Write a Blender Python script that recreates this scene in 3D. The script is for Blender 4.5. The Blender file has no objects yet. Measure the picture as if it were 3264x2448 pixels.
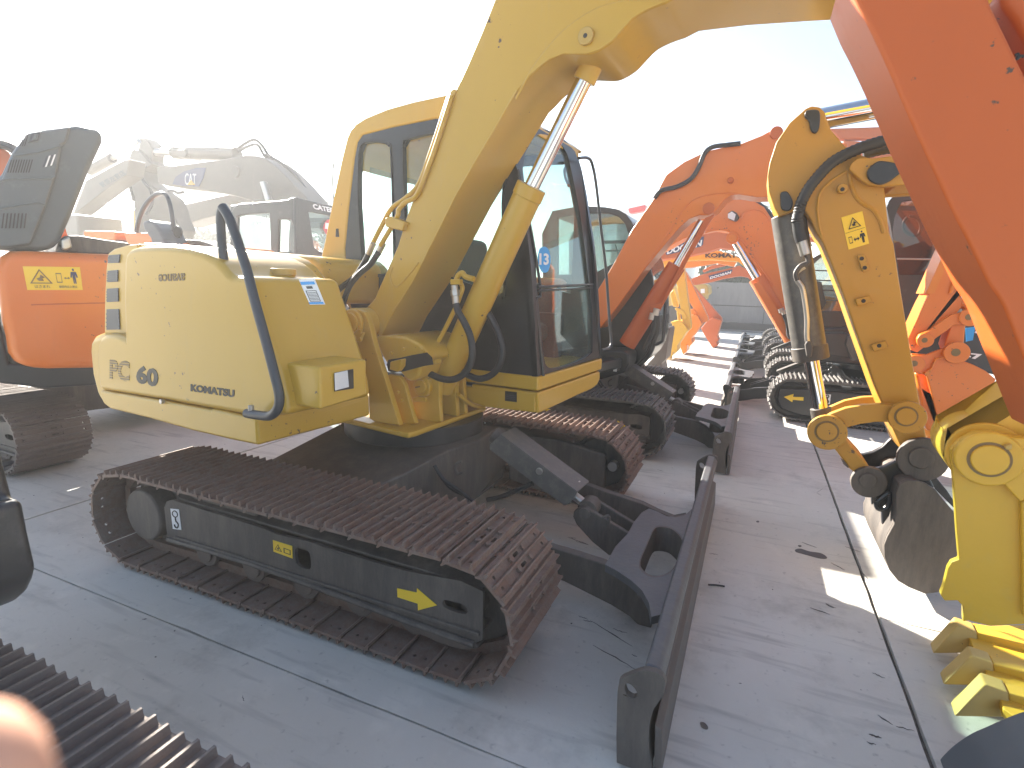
import bpy, bmesh, math, random
from mathutils import Vector, Matrix, geometry, noise
random.seed(7)
scn = bpy.context.scene
C = scn.collection
# ---------------------------------------------------------------- camera
CX, CY, CZ, YAW, PITCH, ROLL, FOC = 1.71185050, -2.56071349, 1.37975299, 1.98114318, 0.180251288, 0.0310116210, 1745.71
fwd = Vector((math.cos(YAW)*math.cos(PITCH), math.sin(YAW)*math.cos(PITCH), -math.sin(PITCH)))
r0 = fwd.cross(Vector((0,0,1))).normalized(); u0 = r0.cross(fwd)
RT = r0*math.cos(ROLL)+u0*math.sin(ROLL); UP = -r0*math.sin(ROLL)+u0*math.cos(ROLL)
CAM = Vector((CX, CY, CZ))
cd = bpy.data.cameras.new('camera'); cam = bpy.data.objects.new('camera', cd); C.objects.link(cam)
cam.matrix_world = Matrix(((RT.x, UP.x, -fwd.x, CX), (RT.y, UP.y, -fwd.y, CY), (RT.z, UP.z, -fwd.z, CZ), (0,0,0,1)))
cd.sensor_width = 36; cd.lens = 36*FOC/3264; cd.clip_start = .01; cd.clip_end = 2000
cd.dof.use_dof = True; cd.dof.focus_distance = 3.4; cd.dof.aperture_fstop = 8.0
scn.camera = cam
# ---------------------------------------------------------------- sky, sun, exposure
SUN_AZ, SUN_EL = math.radians(149), math.radians(26)      # azimuth measured from +x towards +y
w = bpy.data.worlds.new('World'); scn.world = w; w.use_nodes = True
nt = w.node_tree; bg = nt.nodes['Background']
sky = nt.nodes.new('ShaderNodeTexSky'); sky.sky_type = 'NISHITA'; sky.sun_disc = False
sky.sun_elevation = SUN_EL; sky.sun_rotation = math.pi/2-SUN_AZ
sky.air_density = 1.0; sky.dust_density = .4; sky.ozone_density = 1.0; sky.altitude = 0
nt.links.new(sky.outputs[0], bg.inputs[0]); bg.inputs[1].default_value = .05
sd = bpy.data.lights.new('sun', 'SUN'); sd.energy = 5.0; sd.angle = math.radians(.6); sd.color = (1, .93, .82)
sun = bpy.data.objects.new('sun', sd); C.objects.link(sun)
sdir = Vector((math.cos(SUN_EL)*math.cos(SUN_AZ), math.cos(SUN_EL)*math.sin(SUN_AZ), math.sin(SUN_EL)))
sun.rotation_euler = sdir.to_track_quat('Z', 'Y').to_euler(); sun.location = (-6, 4, 9)
scn.view_settings.view_transform = 'Standard'; scn.view_settings.look = 'None'
scn.view_settings.gamma = 1; scn.view_settings.use_curve_mapping = False
scn.view_settings.exposure = 2.5
# ---------------------------------------------------------------- measuring: a pixel of the photo onto a plane of the yard
CR = dict(A=(250,700,1000), B=(0,350,1100), C=(1000,250,1000), D=(1000,850,1000), E=(200,1300,1100), F=(1000,1400,1000),
          G=(1700,1200,800), H=(1800,1800,864), I=(2400,250,864), J=(2400,850,864), K=(2500,1300,764), L=(2500,1875,764),
          M=(0,1848,800), N=(1500,0,1400), O=(1850,600,800), S=(600,600,500), U=(2050,850,400), W=(2250,1000,600),
          X=(0,1150,1066.5), P=(1300,1250,1100), Q=(1900,950,600), R=(2750,550,514.7), T=(2700,0,564), V=(2950,1150,314.7),
          Y=(200,400,500), Z=(0,0,3264))
BASE = (fwd.copy(), RT.copy(), UP.copy(), CAM.copy()); FRAME = None
def set_frame(deg=None, piv=(0,0,0)):
    "measure and build in a frame turned by deg clockwise about piv (a slewed upper structure)"
    global fwd, RT, UP, CAM, FRAME
    if deg is None: fwd, RT, UP, CAM = [v.copy() for v in BASE]; FRAME = None; return
    T = Matrix.Translation(Vector(piv)); R = Matrix.Rotation(math.radians(deg), 4, 'Z')
    l = T @ R @ T.inverted(); fwd, RT, UP = [R.to_3x3() @ v for v in BASE[:3]]; CAM = l @ BASE[3]; FRAME = l.inverted()
def ray(c, u, v):
    x0, y0, ww = CR[c]; k = ww/2212
    x = x0+u*k; y = y0+v*k
    return fwd+RT*((x-1632)/FOC)-UP*((y-1224)/FOC)
def pl(c, pts, P0, n):
    out = []
    for p in pts:
        d = ray(c, *p); out.append(CAM+d*((P0-CAM).dot(n)/d.dot(n)))
    return out
def oy(c, pts, y): return pl(c, pts, Vector((0,y,0)), Vector((0,1,0)))
def ox(c, pts, x): return pl(c, pts, Vector((x,0,0)), Vector((1,0,0)))
def oz(c, pts, z): return pl(c, pts, Vector((0,0,z)), Vector((0,0,1)))
def aty(p, y): return [Vector((q.x, y, q.z)) for q in p]
def cr(pts, n=5, closed=False):
    "Catmull-Rom through the points"
    out = []; N = len(pts)
    for i in range(N if closed else N-1):
        g = lambda j: pts[j % N] if closed else pts[max(0, min(N-1, j))]
        a, b, c_, d = g(i-1), g(i), g(i+1), g(i+2)
        for k in range(n):
            t = k/n
            out.append(0.5*((2*b)+(c_-a)*t+(2*a-5*b+4*c_-d)*t*t+(3*b-a-3*c_+d)*t**3))
    if not closed: out.append(pts[-1].copy())
    return out
# ---------------------------------------------------------------- materials
def mat(name, col, rough=.5, metal=0, dirt=0, dirtcol=(.35,.28,.2), dscale=6, bump=0, bscale=60, spec=.5, coat=0, var=.06, chips=0, streak=False):
    m = bpy.data.materials.new(name); m.use_nodes = True; n = m.node_tree; b = n.nodes['Principled BSDF']; L = n.links.new
    b.inputs['Roughness'].default_value = rough; b.inputs['Metallic'].default_value = metal
    b.inputs['Specular IOR Level'].default_value = spec; b.inputs['Coat Weight'].default_value = coat
    b.inputs['Coat Roughness'].default_value = .05
    g = n.nodes.new('ShaderNodeNewGeometry'); pos = g.outputs['Position']
    nz = n.nodes.new('ShaderNodeTexNoise'); nz.inputs['Scale'].default_value = dscale; nz.inputs['Detail'].default_value = 7; nz.inputs['Roughness'].default_value = .65
    if streak:
        mp = n.nodes.new('ShaderNodeMapping'); mp.inputs['Scale'].default_value = (1,1,.22); L(pos, mp.inputs[0]); L(mp.outputs[0], nz.inputs['Vector'])
    else: L(pos, nz.inputs['Vector'])
    mx = n.nodes.new('ShaderNodeMix'); mx.data_type = 'RGBA'
    mx.inputs[6].default_value = (*[c*(1-var) for c in col], 1); mx.inputs[7].default_value = (*[min(1,c*(1+var)) for c in col], 1)
    L(nz.outputs[0], mx.inputs[0]); last = mx.outputs[2]
    if dirt > 0:
        n2 = n.nodes.new('ShaderNodeTexNoise'); n2.inputs['Scale'].default_value = dscale*2.3; n2.inputs['Detail'].default_value = 10; n2.inputs['Roughness'].default_value = .75
        if streak: L(mp.outputs[0], n2.inputs['Vector'])
        else: L(pos, n2.inputs['Vector'])
        rp = n.nodes.new('ShaderNodeMapRange'); rp.inputs[1].default_value = .62-dirt*.35; rp.inputs[2].default_value = .78; rp.inputs[4].default_value = min(1, .35+dirt*.6)
        L(n2.outputs[0], rp.inputs[0]); m2 = n.nodes.new('ShaderNodeMix'); m2.data_type = 'RGBA'
        L(rp.outputs[0], m2.inputs[0]); L(last, m2.inputs[6]); m2.inputs[7].default_value = (*dirtcol, 1); last = m2.outputs[2]
        ra = n.nodes.new('ShaderNodeMapRange'); ra.inputs[3].default_value = rough; ra.inputs[4].default_value = min(1, rough+.35); L(rp.outputs[0], ra.inputs[0]); L(ra.outputs[0], b.inputs['Roughness'])
    if chips > 0:
        nc = n.nodes.new('ShaderNodeTexNoise'); nc.inputs['Scale'].default_value = 38; nc.inputs['Detail'].default_value = 5; nc.inputs['Roughness'].default_value = .6; L(pos, nc.inputs['Vector'])
        nd = n.nodes.new('ShaderNodeTexNoise'); nd.inputs['Scale'].default_value = 2.2; nd.inputs['Detail'].default_value = 3; L(pos, nd.inputs['Vector'])
        ad = n.nodes.new('ShaderNodeMath'); ad.operation = 'MULTIPLY_ADD'; ad.inputs[1].default_value = .45; L(nd.outputs[0], ad.inputs[0]); L(nc.outputs[0], ad.inputs[2])
        rc = n.nodes.new('ShaderNodeMapRange'); rc.inputs[1].default_value = .93-chips*.05; rc.inputs[2].default_value = .955-chips*.05; L(ad.outputs[0], rc.inputs[0])
        m3 = n.nodes.new('ShaderNodeMix'); m3.data_type = 'RGBA'; L(rc.outputs[0], m3.inputs[0]); L(last, m3.inputs[6]); m3.inputs[7].default_value = (.09,.055,.035,1); last = m3.outputs[2]
    L(last, b.inputs['Base Color'])
    if bump > 0:
        n3 = n.nodes.new('ShaderNodeTexNoise'); n3.inputs['Scale'].default_value = bscale; n3.inputs['Detail'].default_value = 6; L(pos, n3.inputs['Vector'])
        bp = n.nodes.new('ShaderNodeBump'); bp.inputs['Strength'].default_value = bump; bp.inputs['Distance'].default_value = .004
        L(n3.outputs[0], bp.inputs['Height']); L(bp.outputs[0], b.inputs['Normal'])
    return m
def glassmat(name, tint, refl=.12, opac=.25):
    m = bpy.data.materials.new(name); m.use_nodes = True; n = m.node_tree; L = n.links.new
    for x in list(n.nodes): n.nodes.remove(x)
    o = n.nodes.new('ShaderNodeOutputMaterial'); t = n.nodes.new('ShaderNodeBsdfTransparent'); t.inputs[0].default_value = (*tint, 1)
    d = n.nodes.new('ShaderNodeBsdfDiffuse'); d.inputs[0].default_value = (.45,.5,.5,1)
    gl = n.nodes.new('ShaderNodeBsdfGlossy'); gl.inputs['Roughness'].default_value = .02
    fr = n.nodes.new('ShaderNodeLayerWeight'); fr.inputs[0].default_value = .5; pw = n.nodes.new('ShaderNodeMath'); pw.operation = 'POWER'; pw.inputs[1].default_value = 4.5; L(fr.outputs['Facing'], pw.inputs[0])
    ad = n.nodes.new('ShaderNodeMath'); ad.operation = 'MULTIPLY_ADD'; ad.inputs[1].default_value = .8; ad.inputs[2].default_value = refl; L(pw.outputs[0], ad.inputs[0])
    m1 = n.nodes.new('ShaderNodeMixShader'); m2 = n.nodes.new('ShaderNodeMixShader')
    g = n.nodes.new('ShaderNodeNewGeometry'); nz = n.nodes.new('ShaderNodeTexNoise'); nz.inputs['Scale'].default_value = 4; nz.inputs['Detail'].default_value = 8; L(g.outputs['Position'], nz.inputs['Vector'])
    mr = n.nodes.new('ShaderNodeMapRange'); mr.inputs[1].default_value=.35; mr.inputs[2].default_value=.75; mr.inputs[3].default_value = opac*.4; mr.inputs[4].default_value = opac*1.6; L(nz.outputs[0], mr.inputs[0])
    L(mr.outputs[0], m1.inputs[0]); L(t.outputs[0], m1.inputs[1]); L(d.outputs[0], m1.inputs[2])
    L(ad.outputs[0], m2.inputs[0]); L(m1.outputs[0], m2.inputs[1]); L(gl.outputs[0], m2.inputs[2]); L(m2.outputs[0], o.inputs[0])
    return m
M = {}
M['yellow'] = mat('yellow paint', (.54,.325,.03), .33, dirt=.12, dirtcol=(.45,.32,.11), dscale=3, coat=.1, var=.05, streak=True, chips=.05)
M['yellow_old'] = mat('worn yellow paint', (.50,.33,.08), .5, dirt=.35, dirtcol=(.38,.27,.10), dscale=5, var=.08, chips=.05)
M['yellow_cat'] = mat('ochre paint', (.46,.24,.026), .42, dirt=.12, dirtcol=(.4,.25,.08), dscale=4, var=.05, chips=.05)
M['yellow_bright'] = mat('bright yellow paint', (.66,.385,.03), .45, dirt=.22, dirtcol=(.5,.36,.1), dscale=5, var=.06, bump=.25, bscale=30, chips=.05)
M['orange'] = mat('orange paint', (.68,.17,.014), .36, dirt=.1, dirtcol=(.5,.15,.05), dscale=3, coat=.2, var=.07, streak=True, chips=.05)
M['orange_light'] = mat('light orange paint', (.68,.20,.018), .4, dirt=.1, dirtcol=(.5,.17,.05), dscale=4, coat=.1, var=.07, chips=.05)
M['red_orange'] = mat('faded red orange paint', (.50,.10,.012), .5, dirt=.15, dirtcol=(.42,.12,.07), dscale=3, var=.08, streak=True, chips=.05)
M['beige'] = mat('beige paint', (.13,.115,.095), .5, dirt=.3, dirtcol=(.20,.17,.14), dscale=2, var=.08)
M['black'] = mat('black paint', (.022,.023,.026), .35, dirt=.15, dirtcol=(.12,.11,.10), dscale=4, coat=.15, var=.15)
M['dark'] = mat('dusty dark steel', (.075,.066,.06), .55, dirt=.55, dirtcol=(.22,.185,.155), dscale=5, var=.25, bump=.25, bscale=70, streak=True)
M['guard'] = mat('grey guard plate', (.115,.11,.105), .42, metal=.2, dirt=.4, dirtcol=(.28,.25,.2), dscale=8, var=.2, bump=.15)
M['blade'] = mat('worn blue grey steel', (.095,.10,.108), .45, metal=.2, dirt=.35, dirtcol=(.2,.18,.16), dscale=9, var=.3, bump=.4, bscale=50)
M['blade_face'] = mat('brown worn steel', (.115,.10,.09), .6, metal=.1, dirt=.4, dirtcol=(.2,.165,.14), dscale=6, var=.2, bump=.3, bscale=40)
M['shoe'] = mat('rusty dusty steel shoe', (.20,.125,.095), .6, metal=.2, dirt=.55, dirtcol=(.26,.25,.235), dscale=11, var=.35, bump=.6, bscale=80)
M['shoe_dust'] = mat('dusty brown shoe', (.17,.14,.125), .7, metal=.15, dirt=.4, dirtcol=(.19,.16,.145), dscale=8, var=.25, bump=.5, bscale=80)
M['shoe_grey'] = mat('grey steel shoe', (.13,.125,.12), .5, metal=.5, dirt=.4, dirtcol=(.3,.27,.24), dscale=9, var=.3, bump=.4)
M['chrome'] = mat('chrome', (.75,.75,.76), .08, metal=1, var=.02)
M['steel'] = mat('zinc fittings', (.5,.48,.45), .35, metal=.8, var=.1)
M['rubber'] = mat('black rubber', (.02,.021,.024), .5, dirt=.15, dirtcol=(.08,.08,.08), var=.2, bump=.2, bscale=150)
M['rail'] = mat('dark grey rail paint', (.04,.045,.055), .35, var=.1, dirt=.1, dirtcol=(.1,.1,.1))
M['ink'] = mat('black lettering', (.02,.018,.016), .5, var=.05)
M['ink_brown'] = mat('faded brown lettering', (.20,.13,.05), .55, var=.1)
M['white'] = mat('white sticker', (.78,.79,.8), .4, var=.03)
M['yel_sticker'] = mat('yellow sticker', (.85,.58,.04), .4, var=.04)
M['blue_sticker'] = mat('blue sticker', (.02,.32,.75), .35, var=.03)
M['red_sticker'] = mat('red sticker', (.6,.04,.05), .4, var=.03)
M['navy'] = mat('navy label', (.02,.03,.10), .4, var=.05)
M['lens'] = mat('lamp lens', (.75,.75,.75), .15, var=.05, bump=.8, bscale=220)
M['vent'] = mat('vent grille', (.05,.055,.065), .4, var=.2)
M['grey_hood'] = mat('faded grey plastic hood', (.095,.11,.122), .45, dirt=.2, dirtcol=(.22,.24,.25), var=.1, dscale=3)
M['skin'] = mat('skin', (.72,.40,.28), .5, var=.04, spec=.3)
M['seat'] = mat('seat vinyl', (.03,.03,.035), .6, var=.2)
M['glass'] = glassmat('cab glass', (.86,.95,.93), .06, .07)
M['glass_dark'] = glassmat('tinted cab glass', (.62,.70,.70), .08, .12)
M['glass_brown'] = glassmat('brown reflection glass', (.45,.35,.33), .08, .05)  # brown tone puts the window's reflection and dark inside into the glass colour
# ---------------------------------------------------------------- object helpers
def thing(name, label, cat, loc, group=None):
    o = bpy.data.objects.new(name, None); C.objects.link(o); o.location = loc; o.empty_display_size = .3
    o['label'] = label; o['category'] = cat
    if group: o['group'] = group
    return o
def wloc(o):
    v = Vector((0,0,0))
    while o is not None and o.type == 'EMPTY': v += o.location; o = o.parent
    return v
def link(name, me, m, parent=None, mw=None):
    if FRAME is not None and mw is None: me.transform(FRAME)
    o = bpy.data.objects.new(name, me); C.objects.link(o)
    if m is not None and not me.materials: me.materials.append(M[m] if isinstance(m, str) else m)
    if parent is not None:
        o.parent = parent
        pm = parent
        pw = Matrix.Identity(4)
        if parent.type == 'EMPTY': pw = Matrix.Translation(parent.location)
        elif 'mw' in parent: pw = Matrix([list(parent['mw'])[i*4:i*4+4] for i in range(4)])
        o.matrix_parent_inverse = pw.inverted()
    if mw is not None: o.matrix_basis = mw; o['mw'] = [v for r in mw for v in r]
    return o
def finish(bm, name, m, parent, bevel=0, seg=2, smooth=True, mw=None, ang=35):
    bmesh.ops.recalc_face_normals(bm, faces=bm.faces)
    me = bpy.data.meshes.new(name); bm.to_mesh(me); bm.free()
    if smooth:
        for p in me.polygons: p.use_smooth = True
    o = link(name, me, m, parent, mw)
    if bevel > 0:
        b = o.modifiers.new('bevel', 'BEVEL'); b.width = bevel; b.segments = seg; b.limit_method = 'ANGLE'; b.angle_limit = math.radians(ang); b.harden_normals = True
    elif smooth:
        me.set_sharp_from_angle(angle=math.radians(38))
    return o
def solid_into(bm, pts, off, holes=()):
    loops = [list(pts)]+[list(h) for h in holes]; vs = []
    for lp in loops: vs.append(([bm.verts.new(p) for p in lp], [bm.verts.new(p+off) for p in lp]))
    if holes:
        tris = geometry.tessellate_polygon(loops); fa = [v for a, b in vs for v in a]; fb = [v for a, b in vs for v in b]
        for t in tris:
            try: bm.faces.new([fa[i] for i in t]); bm.faces.new([fb[i] for i in reversed(t)])
            except ValueError: pass
    else:
        bm.faces.new(vs[0][0]); bm.faces.new(list(reversed(vs[0][1])))
    for a, b in vs:
        n = len(a)
        for i in range(n): bm.faces.new((a[i], a[(i+1)%n], b[(i+1)%n], b[i]))
def slab(name, pts, off, m, parent, bevel=.005, seg=2, holes=(), mw=None):
    if not isinstance(off, Vector): off = Vector((0, off, 0))
    bm = bmesh.new(); solid_into(bm, pts, off, holes)
    return finish(bm, name, m, parent, bevel, seg, mw=mw)
def boxb(bm, lo, hi):
    x0,y0,z0 = lo; x1,y1,z1 = hi
    v = [bm.verts.new(p) for p in ((x0,y0,z0),(x1,y0,z0),(x1,y1,z0),(x0,y1,z0),(x0,y0,z1),(x1,y0,z1),(x1,y1,z1),(x0,y1,z1))]
    for f in ((0,3,2,1),(4,5,6,7),(0,1,5,4),(1,2,6,5),(2,3,7,6),(3,0,4,7)): bm.faces.new([v[i] for i in f])
def box(name, lo, hi, m, parent, bevel=.004, seg=2, mw=None):
    bm = bmesh.new(); boxb(bm, lo, hi); return finish(bm, name, m, parent, bevel, seg, mw=mw)
def cylb(bm, a, b, r, n=24, r2=None, caps=True):
    d = (b-a).normalized(); t = Vector((0,0,1)) if abs(d.z) < .9 else Vector((1,0,0))
    u = d.cross(t).normalized(); v = d.cross(u); r2 = r if r2 is None else r2
    A = [bm.verts.new(a+(u*math.cos(k*2*math.pi/n)+v*math.sin(k*2*math.pi/n))*r) for k in range(n)]
    B = [bm.verts.new(b+(u*math.cos(k*2*math.pi/n)+v*math.sin(k*2*math.pi/n))*r2) for k in range(n)]
    for k in range(n): bm.faces.new((A[k], A[(k+1)%n], B[(k+1)%n], B[k]))
    if caps: bm.faces.new(list(reversed(A))); bm.faces.new(B)
def cyl(name, a, b, r, m, parent, n=28, bevel=.003, r2=None):
    bm = bmesh.new(); cylb(bm, Vector(a), Vector(b), r, n, r2); return finish(bm, name, m, parent, bevel, 2)
def tubeb(bm, pts, r, n=10, ribs=0):
    prev = None; rings = []
    for i, p in enumerate(pts):
        d = (pts[min(i+1, len(pts)-1)]-pts[max(i-1, 0)]).normalized()
        if prev is None:
            t = Vector((0,0,1)) if abs(d.z) < .9 else Vector((1,0,0)); u = d.cross(t).normalized()
        else:
            u = (prev-d*prev.dot(d)).normalized()
        prev = u; v = d.cross(u); rr = r*(1+ribs*(i % 2))
        rings.append([bm.verts.new(p+(u*math.cos(k*2*math.pi/n)+v*math.sin(k*2*math.pi/n))*rr) for k in range(n)])
    for a, b in zip(rings, rings[1:]):
        for k in range(n): bm.faces.new((a[k], a[(k+1)%n], b[(k+1)%n], b[k]))
    bm.faces.new(list(reversed(rings[0]))); bm.faces.new(rings[-1])
def tube(name, pts, r, m, parent, n=10, sub=6, ribs=0):
    bm = bmesh.new(); tubeb(bm, cr(pts, sub) if sub > 1 else pts, r, n, ribs); return finish(bm, name, m, parent)
def text(name, body, bl, right, up, m, parent, bold=.0, depth=.0015, font_flip=False):
    "flat print: fitted into the parallelogram bl, right, up"
    cu = bpy.data.curves.new(name, 'FONT'); cu.body = body; cu.offset = bold; cu.extrude = .01; cu.resolution_u = 3
    to = bpy.data.objects.new('tmp', cu); C.objects.link(to)
    dg = bpy.context.evaluated_depsgraph_get(); me = bpy.data.meshes.new_from_object(to.evaluated_get(dg)); bpy.data.objects.remove(to)
    xs = [v.co.x for v in me.vertices]; ys = [v.co.y for v in me.vertices]
    if not xs: return None
    x0, x1, y0, y1 = min(xs), max(xs), min(ys), max(ys); nrm = right.cross(up).normalized()
    for v in me.vertices:
        a = (v.co.x-x0)/(x1-x0); b = (v.co.y-y0)/(y1-y0)
        if font_flip: a, b = 1-a, 1-b
        v.co = bl+right*a+up*b+nrm*(depth if v.co.z > 0 else -.0005)
    me.name = name; me.materials.clear()
    return link(name, me, m, parent)
def quadtext(name, body, q, m, parent, **k):
    "q = bottom-left, bottom-right, top-left in space"
    return text(name, body, q[0], q[1]-q[0], q[2]-q[0], m, parent, **k)
def decal(name, pts, n, m, parent, t=.0015, lift=.0005):
    return slab(name, [p+n*lift for p in pts], n*t, m, parent, 0)
NY = Vector((0,-1,0)); NX = Vector((1,0,0)); NZ = Vector((0,0,1))
def circ(c, r, n=20, ax='y', y=None):
    out = []
    for k in range(n):
        a = k*2*math.pi/n
        if ax == 'y': out.append(c+Vector((math.cos(a)*r, 0, math.sin(a)*r)))
        elif ax == 'z': out.append(c+Vector((math.cos(a)*r, math.sin(a)*r, 0)))
        else: out.append(c+Vector((0, math.cos(a)*r, math.sin(a)*r)))
    return out
# ---------------------------------------------------------------- track building
SHOES = {}
def shoe_mesh(wd, p, detailed, m):
    key = (round(wd,3), round(p,3), detailed, m)
    if key in SHOES: return SHOES[key]
    bm = bmesh.new(); h = p*.955/2; g = p/.1305
    out = [Vector((-h,0,-.012)), Vector((h,0,-.012)), Vector((h,wd,-.012)), Vector((-h,wd,-.012))]; holes = []
    if detailed:
        for yy in (.045, wd-.045):
            for xx in (-.022, .022): holes.append([Vector((xx+.0075*math.cos(a), yy+.0075*math.sin(a), -.012)) for a in [k*math.pi/4 for k in range(8)]])
        for xx in (-.022, .022): holes.append([Vector((xx+.007*math.cos(a), wd*.5+(.014 if math.sin(a) > 0 else -.014)+.006*math.sin(a), -.012)) for a in [(k+.5)*math.pi/4 for k in range(8)]])
        # curved lip at the trailing end
    solid_into(bm, out, Vector((0,0,.012)), holes)
    for xx, hh in ((-.044,.020), (0,.0185), (.044,.020)):
        xx *= g; hh *= g; a, b = .0075*g, .0042*g
        prof = [Vector((xx-a,.002,-.001)), Vector((xx+a,.002,-.001)), Vector((xx+b,.002,hh*.55)), Vector((xx+b*.8,.002,hh)), Vector((xx-b*.8,.002,hh)), Vector((xx-b,.002,hh*.55))]
        solid_into(bm, prof, Vector((0,wd-.004,0)))
    solid_into(bm, [Vector((-h,0,-.012)), Vector((-h+.014*g,0,-.0125)), Vector((-h,0,-.024)), Vector((-h-.006*g,0,-.022))], Vector((0,wd,0)))
    if detailed:
        for xx in (-.022, .022):
            for yy in (wd*.5-.052, wd*.5+.052): cylb(bm, Vector((xx,yy,-.002)), Vector((xx,yy,.011)), .0105, 6)
    for yy in (wd*.5-.075, wd*.5+.045): boxb(bm, (-h*1.1, yy, -.052*g), (h*1.1, yy+.03, -.011))
    bmesh.ops.recalc_face_normals(bm, faces=bm.faces)
    me = bpy.data.meshes.new('track_shoe'); bm.to_mesh(me); bm.free(); me.materials.append(M[m]); SHOES[key] = me
    return me
def track(parent, cx, y0, wd=.45, L=1.78, zb=.03, zt=.475, n=38, off=.1095, m='shoe', detailed=False, only=None, sag=0):
    r = (zt-zb)/2-.02; zc = (zt+zb)/2; n -= 1; off = .1095*1.3+.02; zt -= .02; zb += .02; P = 2*L+2*math.pi*r; pitch = P/n; me = shoe_mesh(wd, pitch, detailed, m); out = []
    def at(s):
        s %= P
        if s < L: return Vector((cx-L/2+s, 0, zt-sag*math.sin(math.pi*s/L)))
        s -= L
        if s < math.pi*r: a = math.pi/2-s/r; return Vector((cx+L/2+r*math.cos(a), 0, zc+r*math.sin(a)))
        s -= math.pi*r
        if s < L: return Vector((cx+L/2-s, 0, zb))
        s -= L; a = -math.pi/2-s/r; return Vector((cx-L/2+r*math.cos(a), 0, zc+r*math.sin(a)))
    for i in range(n):
        a = at(off+i*pitch); b = at(off+(i+1)*pitch); mid = (a+b)/2
        if only and not only(mid): continue
        d = (b-a).normalized(); nn = Vector((-d.z, 0, d.x)); nn = nn if nn.dot(mid-Vector((cx,0,zc))) > 0 or True else -nn
        j = random.uniform(-.006,.006); jy = random.uniform(-.003,.003)
        mw = Matrix(((d.x,0,nn.x,mid.x+nn.x*(.02+j*.3)),(0,1,0,y0+jy),(d.z,0,nn.z,mid.z+nn.z*(.02+j*.3)),(0,0,0,1)))
        o = link('track_shoe', me, None, parent, mw); out.append(o)
    return out
def track_unit(root, cx, y0, side, m='shoe', detailed=False, wd=.45, fm='dark', fname='track_frame', scale=1, L=1.78, zt=.475, n=38):
    "frame with wheels and rollers, then the shoes as its sub-parts. side -1: outer face towards -y"
    a, b = (y0+.08, y0+wd-.10) if side < 0 else (y0+.10, y0+wd-.08)
    bm = bmesh.new(); H = zt/.475
    prof = [(-.62,.17),(.95,.17),(.97,.20),(.96,.36),(.80,.38),(.1,.36),(-.05,.40),(-.55,.41),(-.66,.36),(-.66,.2)]
    k = L/1.78
    solid_into(bm, [Vector((cx+x*k, a+.05, z*H)) for x, z in prof], Vector((0, b-a-.05, 0)))
    fr = finish(bm, fname, fm, root, .01)
    bm = bmesh.new()
    cylb(bm, Vector((cx+L/2, y0+wd*.38, (zt+.03)/2)), Vector((cx+L/2, y0+wd*.62, (zt+.03)/2)), .165*H, 28)
    cylb(bm, Vector((cx+L/2, y0+wd*.25, (zt+.03)/2)), Vector((cx+L/2, y0+wd*.75, (zt+.03)/2)), .06*H, 16)
    finish(bm, 'idler_wheel', fm, root, .006)
    bm = bmesh.new()
    for i in range(24):
        pass
    cylb(bm, Vector((cx-L/2, y0+wd*.42, (zt+.03)/2)), Vector((cx-L/2, y0+wd*.58, (zt+.03)/2)), .17*H, 21)
    finish(bm, 'sprocket', fm, root, .006)
    for i in range(5):
        x = cx-.6*k+i*.32*k
        cyl('track_roller', (x, y0+wd*.25, .125*H), (x, y0+wd*.8, .125*H), .065*H, fm, root, 16)
    sh = track(fr, cx, y0, wd, L, .03, zt, n, m=m, detailed=detailed)
    return fr
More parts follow.
